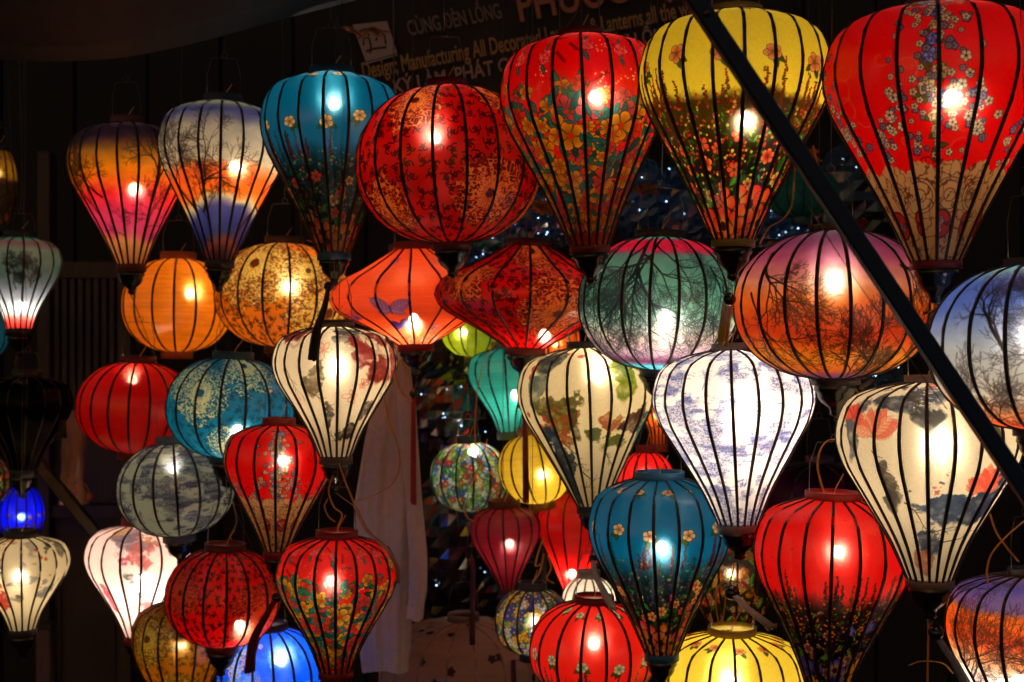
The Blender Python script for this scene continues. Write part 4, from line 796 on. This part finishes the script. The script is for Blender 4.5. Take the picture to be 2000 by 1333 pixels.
# paper tube with a glittering foot
pt = empty("paper_tube", at(142, 985, 4.2)); tag(pt, "translucent tan paper tube with a glittering crumpled foot, hanging before the door", "decoration")
V = []; Fc = []; s_ = 4.2/F
for j in range(23):
    z = j/22*182*s_
    for k in range(28):
        a = 2*math.pi*k/28; r = (22+1.0*math.sin(a*5+j*.5)+1.2*math.sin(j*.9+a)+(7*max(0, 1-j/4)))*s_*(.82 if j > 20 else 1); V.append((r*math.cos(a), r*math.sin(a)*.8, z))
for j in range(22):
    for k in range(28): a = j*28+k; b = j*28+(k+1) % 28; Fc.append((a, b, b+28, a+28))
tan = simple("tan waxed paper", (.40, .22, .13), .35, noise=(.30, .14, .08), scale=9, bump=.4)
mesh("sleeve", V, Fc, tan, pt)
rr = random.Random(5); V = []; Fc = []
for k in range(90):
    p = Vector((rr.gauss(.010, .014), -.036-rr.random()*.012, abs(rr.gauss(0, .022)) if k < 55 else rr.uniform(.02, .12))); p.x += 0 if k < 55 else .008
    q = [p+Vector((rr.uniform(-1, 1), rr.uniform(-.6, .6), rr.uniform(-1, 1)))*.0045 for _ in range(3)]; b = len(V); V += q; Fc.append((b, b+1, b+2))
tag(mesh("glitter", V, Fc, simple("glitter foil", (.9, .72, .5), .12, metal=1), pt, False), kind="stuff")
mesh("tie_string", *tube([(0, 0, 182*s_), (.0, .0, 1.0)], .001, 4), WIRE, pt)
ball("wood_bead", .012, mat("orange wood bead", (.4, .10, .03), .4), pt, (.055, .0, .025)); mesh("bead_string", *tube(spline([(.02, 0, .08), (.045, 0, .06), (.055, 0, .035)], 5), .0012, 4), CORD, pt)
# ================================================================== COAT on a line
coatm = simple("pale cotton", (.78, .72, .68), .85, noise=(.66, .60, .57), scale=60, bump=.3)
CD_ = 3.62; cs_ = CD_/F; coat = empty("hanging_coat", at(760, 1310, CD_)); tag(coat, "long pale cotton coat with one sleeve hanging free, behind the red flowered lantern", "coat")
def drape(name, rows, folds, amp, dep, parent, n=64, seed=1):
    V = []; Fc = []; rr = random.Random(seed); ph = [rr.random()*6 for _ in range(4)]
    R2 = []
    for i in range(len(rows)-1):
        for k in range(8): f = k/8; f = f*f*(3-2*f)*.5+f*.5; R2.append([rows[i][c]*(1-f)+rows[i+1][c]*f for c in range(3)])
    R2.append(list(rows[-1])); nr = len(R2)
    for j, (y, x0, x1) in enumerate(R2):
        cx = (x0+x1)/2; w_ = (x1-x0)/2; fa = min(1, j/nr*1.6+.15)
        for k in range(n):
            a = 2*math.pi*k/n; fo = 1+amp*fa*(math.sin(folds*a+ph[0]+j*.02)*.6+.4*math.sin((folds*2+1)*a+ph[1])+.25*math.sin(a*3+j*.25+ph[2]))
            p = at(cx+w_*math.cos(a)*(1+.15*(fo-1)), y+3*math.sin(3*a+ph[3])*(j == nr-1), CD_)-coat.location; V.append((p.x, w_*cs_*dep*math.sin(a)*fo, p.z))
    for j in range(nr-1):
        for k in range(n): a = j*n+k; b = j*n+(k+1) % n; Fc.append((a, b, b+n, a+n))
    return mesh(name, V, Fc, coatm, parent)
drape("body", [(640,752,785),(700,742,800),(760,735,806),(860,712,808),(980,694,812),(1100,690,806),(1220,696,800),(1310,708,796)], 7, .30, .42, coat, seed=3)
drape("back_panel", [(900,760,800),(1050,756,806),(1180,750,804),(1290,762,800)], 4, .2, .5, coat, seed=5).location.y = .05
drape("sleeve", [(760,776,812),(860,784,818),(980,792,826),(1080,800,836),(1150,800,836),(1180,798,830)], 3, .16, .6, coat, 32, seed=8).location.y = -.03
drape("cuff", [(1178,796,831),(1206,794,828)], 2, .06, .6, coat, 32, seed=9).location.y = -.03
mesh("coat_hook", *tube(spline([at(768, 642, CD_)-coat.location, at(768, 600, CD_)-coat.location, at(772, 580, CD_)-coat.location, (.01, 0, 2.85-coat.location.z-.0)], 5), .0018, 5), WIRE, coat)
# ================================================================== PLASTIC WRAPPED STOCK and glowing points added as its glints
def crumple(px, py, D, rp, sq, m, label, seed, name="wrapped_bundle", cat="bundle"):
    rr = random.Random(seed); s = D/F; r = rp*s; V = []; Fc = []; nu, nv = 30, 18
    fr = [(rr.uniform(3, 9), rr.uniform(3, 9), rr.random()*6, rr.uniform(.02, .06)) for _ in range(9)]
    for j in range(nv+1):
        ph = math.pi*j/nv
        for i in range(nu):
            a = 2*math.pi*i/nu; d = 1+sum(w_*abs(math.sin(u*a*.5+v*ph+p)) for u, v, p, w_ in fr)-.1+rr.uniform(-.035, .035)
            if j in (0, nv): d = 1
            V.append((r*math.sin(ph)*math.cos(a)*d, r*.7*math.sin(ph)*math.sin(a)*d, -r*sq*math.cos(ph)*d))
    for j in range(nv):
        for i in range(nu): a = j*nu+i; b = j*nu+(i+1) % nu; Fc.append((a, b, b+nu, a+nu))
    root = empty(name, at(px, py, D)); tag(root, label, cat, "plastic wrapped stock behind the lanterns")
    mesh("plastic_wrap", V, Fc, m, root, False)
    mesh("twisted_neck", *tube([(0, 0, r*sq*.95), (.006, 0, r*sq+.03), (0, .004, r*sq+.06)], .009, 7, .014), m, root)
    return root, r, sq
bpl = simple("blue plastic wrap", (.012, .055, .16), .18, spec=.8, coat=.5)
kpl = simple("black plastic wrap", (.010, .009, .012), .16, spec=.8, coat=.5)
GLINTM, lt = newmat("cool white glint glow"); e_ = lt.nodes.new("ShaderNodeEmission"); e_.inputs[0].default_value = (.38, .66, 1, 1); e_.inputs[1].default_value = 6; o_ = lt.nodes.new("ShaderNodeOutputMaterial"); lt.links.new(e_.outputs[0], o_.inputs[0])  # glow for the added points that replace glints and tint the plastic blue
glintme = bpy.data.meshes.new("glow_dot"); V, Fc = lathe([(.0002, -.0022), (.0016, -.0008), (.0016, .0008), (.0002, .0022)], 6); glintme.from_pydata(V, [], Fc); glintme.materials.append(GLINTM)
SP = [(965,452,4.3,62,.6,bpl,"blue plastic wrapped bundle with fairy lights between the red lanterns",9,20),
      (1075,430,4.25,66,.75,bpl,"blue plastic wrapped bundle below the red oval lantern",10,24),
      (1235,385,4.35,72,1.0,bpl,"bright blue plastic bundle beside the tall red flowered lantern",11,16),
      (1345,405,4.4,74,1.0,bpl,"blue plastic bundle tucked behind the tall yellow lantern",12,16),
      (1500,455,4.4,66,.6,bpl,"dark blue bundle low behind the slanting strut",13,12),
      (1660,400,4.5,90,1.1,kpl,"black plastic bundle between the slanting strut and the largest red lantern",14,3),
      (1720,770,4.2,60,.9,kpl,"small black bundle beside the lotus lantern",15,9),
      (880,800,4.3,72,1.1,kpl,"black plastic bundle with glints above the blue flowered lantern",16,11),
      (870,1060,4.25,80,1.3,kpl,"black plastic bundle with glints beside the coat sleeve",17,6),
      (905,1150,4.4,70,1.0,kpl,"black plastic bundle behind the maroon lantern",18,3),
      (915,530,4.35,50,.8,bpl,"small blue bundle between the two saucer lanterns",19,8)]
for px, py, D, rp, sq, m, lab, sd, nl in SP:
    root, r, _ = crumple(px, py, D, rp, sq, m, lab, sd); rr = random.Random(sd*7)
    st = empty("added_glint_string", root.location); tag(st, "string of glowing points added as glints on the "+" ".join(lab.replace("plastic ", "").replace("wrapped ", "").replace(" with fairy lights", "").replace(" with glints", "").split()[:8]).removesuffix(" the").removesuffix(" the largest"), "fairy lights", "added glint strings")  # made-up string: its glowing points stand in for reflections on the wrap
    pts = []
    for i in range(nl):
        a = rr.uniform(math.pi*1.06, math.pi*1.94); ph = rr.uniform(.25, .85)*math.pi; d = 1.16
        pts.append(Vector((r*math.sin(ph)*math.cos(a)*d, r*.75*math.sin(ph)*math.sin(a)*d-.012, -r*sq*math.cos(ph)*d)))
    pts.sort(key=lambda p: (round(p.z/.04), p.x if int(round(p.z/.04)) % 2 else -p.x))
    mesh("added_wire", *tube(pts, .0004, 3), mat("added glint wire", (.03,.03,.035), .4), st)
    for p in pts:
        o = bpy.data.objects.new("glow_dot", glintme); o.location = p; o.rotation_euler = (rr.random()*3, rr.random()*3, 0); k_ = rr.choice((.7, .8, 1, 1, 1.3)); o.scale = (k_, k_, k_); link(o, st)
# slotted rack rails behind
rk = empty("slotted_rack", at(900, 966, 4.6)); tag(rk, "dark slotted steel rack rails behind the coat and the blue flowered lantern", "rack")
for yy in (966, 1330):
    dz = (966-yy)*4.6/F
    mesh("rack_rail", *merge(*([boxvf(-.26, .30, 0, .003, dz-.016, dz-.006), boxvf(-.26, .30, 0, .003, dz+.006, dz+.016)]+[boxvf(-.26+k*.035, -.24+k*.035, 0, .003, dz-.0058, dz+.0058) for k in range(16)])), mat("slotted steel", (.10,.09,.085), .5, metal=.3), rk, False)
for x in (-.26, .29): box("rack_post", x, x+.02, .004, .024, -1.2, .9, mat("slotted steel", (.1,.1,.1)), rk)
# ================================================================== TASSELS (parts of the lantern they hang from)
def tassel(key, path, D, bead, r0, r1, col, string=True, depths=None, name="tassel", gloss=.5):
    root = GEO[key]['root']; g = GEO[key]; c = simple(name+" thread", col, gloss, noise=tuple(q*.6 for q in col), scale=50)
    depths = depths or [D]*len(path); P = [local(root, at(x_, y_, d_)) for (x_, y_), d_ in zip(path, depths)]
    Q = spline(P, 5); tip = Vector((0, 0, FINZ[key]))
    te = None
    rr = random.Random(int(path[0][0])); parts = []; n = 15
    for i in range(n):
        a = 6.283*i/n; rad_ = rr.uniform(.5, 1); pp = []
        for j, q in enumerate(Q):
            f = j/(len(Q)-1); ra = (r0+(r1-r0)*f)*rad_; pp.append(q+Vector((math.cos(a+f*.4)*ra, math.sin(a+f*.4)*ra, rr.uniform(-.002, .002)*(j == len(Q)-1)*4)))
        parts.append(tube(pp, max(.0009, r0*.36), 4, max(.0006, r1*.30)))
    te = mesh(name, *merge(*parts), c, root)
    if string: mesh("tassel_cord", *tube([tip, (tip+Q[0])/2+Vector((.002, 0, -.002)), Q[0]], .001, 4), c, te)
    if bead: ball("bead", bead, BLACKW, te, tuple(Q[0]))
tassel('b3', [(808,770),(808,800),(808,880),(808,982)], 3.54, .0125, .005, .0075, (.38, .02, .03))
tassel('b4', [(1022,793),(1026,830),(1027,900),(1028,978)], 3.1, .0125, .0055, .0075, (.20, .012, .012), depths=[3.14,3.08,3.05,3.05])
tassel('a3', [(642,560),(634,600),(618,650),(612,700)], 3.0, .012, .004, .011, (.012, .010, .010), depths=[3.05, 2.97, 2.86, 2.83])
tassel('c5', [(540,1168),(522,1200),(496,1250),(488,1310)], 3.1, .012, .005, .012, (.16, .012, .02), depths=[3.08,3.06,3.08,3.10])
tassel('a6', [(1425,585),(1421,605),(1416,640),(1412,672)], 2.55, .0125, .0085, .010, (.55, .38, .02), depths=[2.44,2.48,2.54,2.56])
tassel('e4', [(922,1092),(924,1120),(923,1180),(922,1258)], 3.66, .0, .006, .0085, (.10, .02, .05))
tassel('e7', [(1002,1290),(1002,1310),(1003,1333),(1003,1380)], 3.42, .0, .006, .009, (.09, .02, .05))
tassel('c7', [(1430,1158),(1452,1182),(1482,1206),(1508,1226)], 2.6, .0155, .005, .010, (.85, .80, .76), depths=[2.66,2.62,2.60,2.62], name="sleeved_tassel", gloss=.15)
tassel('c6', [(1158,1092),(1162,1120),(1176,1150),(1198,1188)], 2.8, .010, .004, .008, (.85, .78, .74), depths=[2.92,2.86,2.82,2.80], name="sleeved_tassel", gloss=.15)
tassel('c8', [(1828,1236),(1842,1262),(1868,1300),(1890,1345)], 2.33, .014, .005, .009, (.30, .34, .42), name="sleeved_tassel", gloss=.2)
tassel('c4', [(694,990),(716,1034),(752,1068),(774,1104),(778,1135)], 2.8, .0, .004, .005, (.75, .38, .30), depths=[2.92,2.86,2.80,2.80,2.84])
tassel('ee', [(36,690),(34,715),(32,745)], 3.9, .010, .006, .009, (.02,.02,.02))
tassel('f4', [(122,820),(122,838),(123,856)], 3.72, .0, .007, .010, (.015,.014,.014), string=False)
tassel('c2', [(448,930),(447,950)], 3.38, .012, .004, .004, (.02,.02,.02))
# ================================================================== CORDS
def cord(path, D, label, r=.00100, col=None, depths=None, group="amber lamp cords"):
    depths = depths or [D]*len(path); P = spline([at(x_, y_, d_) for (x_, y_), d_ in zip(path, depths)], 9)
    a = tube([p+Vector((-r*.95, 0, 0)) for p in P], r, 6); b = tube([p+Vector((r*.95, -.0004, .0003)) for p in P], r, 6)
    o = mesh("lamp_cord", *merge(a, b), col or CORD); tag(o, label, "cord", group); return o
cord([(784,700),(792,722),(800,745),(808,766)], 3.4, "short amber cord running from the coral lantern's foot to its black bead")
cord([(782,704),(774,728),(778,752),(790,772),(806,784)], 3.4, "amber cord looping round the bead under the coral saucer lantern")
cord([(750,775),(762,830),(778,875),(780,915),(762,950),(720,972),(690,980)], 2.95, "long amber cord curving across the pale coat")
cord([(662,905),(672,935),(684,965),(694,990)], 2.9, "amber cord hanging from the peony lantern's finial")
cord([(650,930),(642,960),(652,990),(668,1005),(660,1030),(662,1042)], 2.95, "tangled amber cord above the lowest red flowered lantern's collar")
cord([(640,975),(634,990),(642,1010),(655,1020)], 3.0, "small amber cord loop beside the hook over the lowest red flowered lantern", r=.0008)
cord([(968,668),(944,712),(931,780),(928,860),(938,905),(966,932)], 3.45, "amber cord hanging in front of the turquoise lantern")
cord([(952,858),(938,905),(920,950),(908,990),(912,1010),(926,1019)], 3.5, "amber cord crossing the blue flowered round lantern")
cord([(1640,858),(1615,862),(1600,885),(1597,915),(1604,945),(1610,962)], 2.55, "amber cord dropping into the collar of the red meadow lantern")
cord([(1650,868),(1656,890),(1666,915)], 2.38, "amber cord against the side of the lotus lantern")
cord([(1932,1000),(1946,1040),(1968,1072),(1990,1098)], 2.4, "amber cord coming down beside the lotus lantern's tip")
cord([(2006,1014),(1970,1044),(1938,1080),(1928,1112),(1929,1142)], 2.42, "amber cord crossing another one above the dusk print lantern")
cord([(1553,320),(1550,370),(1546,402),(1530,428),(1502,446),(1484,476)], 2.95, "amber cord curling behind the tall yellow lantern")
cord([(1588,285),(1598,325),(1612,360),(1632,400),(1646,425)], 2.6, "amber cord behind the slanting strut")
cord([(1812,1192),(1813,1235),(1812,1290),(1811,1360)], 2.40, "amber cord falling straight under the lotus lantern")
cord([(1775,1300),(1800,1292),(1840,1296),(1862,1316)], 2.5, "amber cord arching above the unlit hoop in the corner", r=.0009)
cord([(1062,1050),(1052,1078),(1046,1105),(1058,1100),(1062,1082),(1054,1118),(1040,1138)], 3.45, "knotted yellow cord above the yellow and violet lantern", r=.0013)
cord([(1070,1085),(1076,1110),(1068,1130),(1082,1140)], 3.45, "loose yellow cord end above the yellow and violet lantern", r=.0012)
cord([(1404,1222),(1398,1175),(1404,1146),(1422,1136),(1450,1138),(1470,1156),(1482,1180)], 2.8, "amber cord arching over the bright yellow lantern's collar", r=.0009)
cord([(1436,1100),(1428,1130),(1418,1165),(1412,1215)], 2.85, "straight amber cord in front of the dim flowered lantern", r=.0008)
cord([(455,980),(462,1020),(450,1050),(470,1066)], 3.3, "yellow green cord between the red lace lantern and the medallion one", col=simple("olive cord", (.25,.2,.03), .4))
cord([(1440,662),(1446,640),(1442,610),(1432,598)], 2.55, "amber cord rising from the bright white lantern's collar")
cord([(1424,662),(1420,640),(1424,612),(1430,598)], 2.6, "amber cord loop beside the yellow tassel", r=.0009)
cord([(600,470),(622,478),(640,492),(652,520)], 3.6, "amber cord by the foot of the upper teal lantern", r=.0009)
cord([(1668,740),(1672,760),(1680,775)], 2.9, "yellow cord ends below the sunset print lantern", r=.001)
cord([(1130,20),(1110,48),(1085,75),(1062,95)], 3.6, "brown cord hanging before the banner", r=.0009, col=simple("brown cord", (.12,.04,.02), .4))
# cleats of timber and cloth scraps caught between the rows
def scrap(px, py, D, w_, h_, col, label, cat="cloth scrap", sd=1):
    rr = random.Random(sd); s = D/F; V = []; Fc = []; n = 10
    for j in range(n+1):
        for i in range(n+1):
            u, v = i/n-.5, j/n-.5; V.append((u*w_*s*(1+.3*math.sin(v*5+sd)), .012*math.sin(u*9+v*7+sd)+.008*math.sin(v*15), v*h_*s+.006*math.sin(u*11)))
    for j in range(n):
        for i in range(n): a = j*(n+1)+i; Fc.append((a, a+1, a+n+2, a+n+1))
    o = mesh("cloth_scrap", V, Fc, simple("scrap", col, .8, noise=tuple(c*.5 for c in col), scale=20, bump=.3)); o.location = at(px, py, D); so = o.modifiers.new("thick", 'SOLIDIFY'); so.thickness = .003; tag(o, label, cat); return o
scrap(1062, 404, 4.1, 34, 26, (.5,.14,.03), "rust orange cloth scrap beneath the big red oval lantern", sd=2)
scrap(1262, 368, 4.1, 40, 20, (.35,.13,.04), "brown cloth scrap above the blue bundle behind the top row", sd=3)
scrap(1584, 302, 3.9, 30, 22, (.55,.22,.06), "ochre cloth scrap tied beside the slanting strut", sd=4)
scrap(1682, 440, 4.0, 22, 24, (.3,.03,.02), "dark red rag knotted beside the largest red lantern", sd=5)
scrap(715, 62, 3.5, 70, 12, (.4,.2,.1), "torn tan strip hanging in front of the banner logo", sd=6)
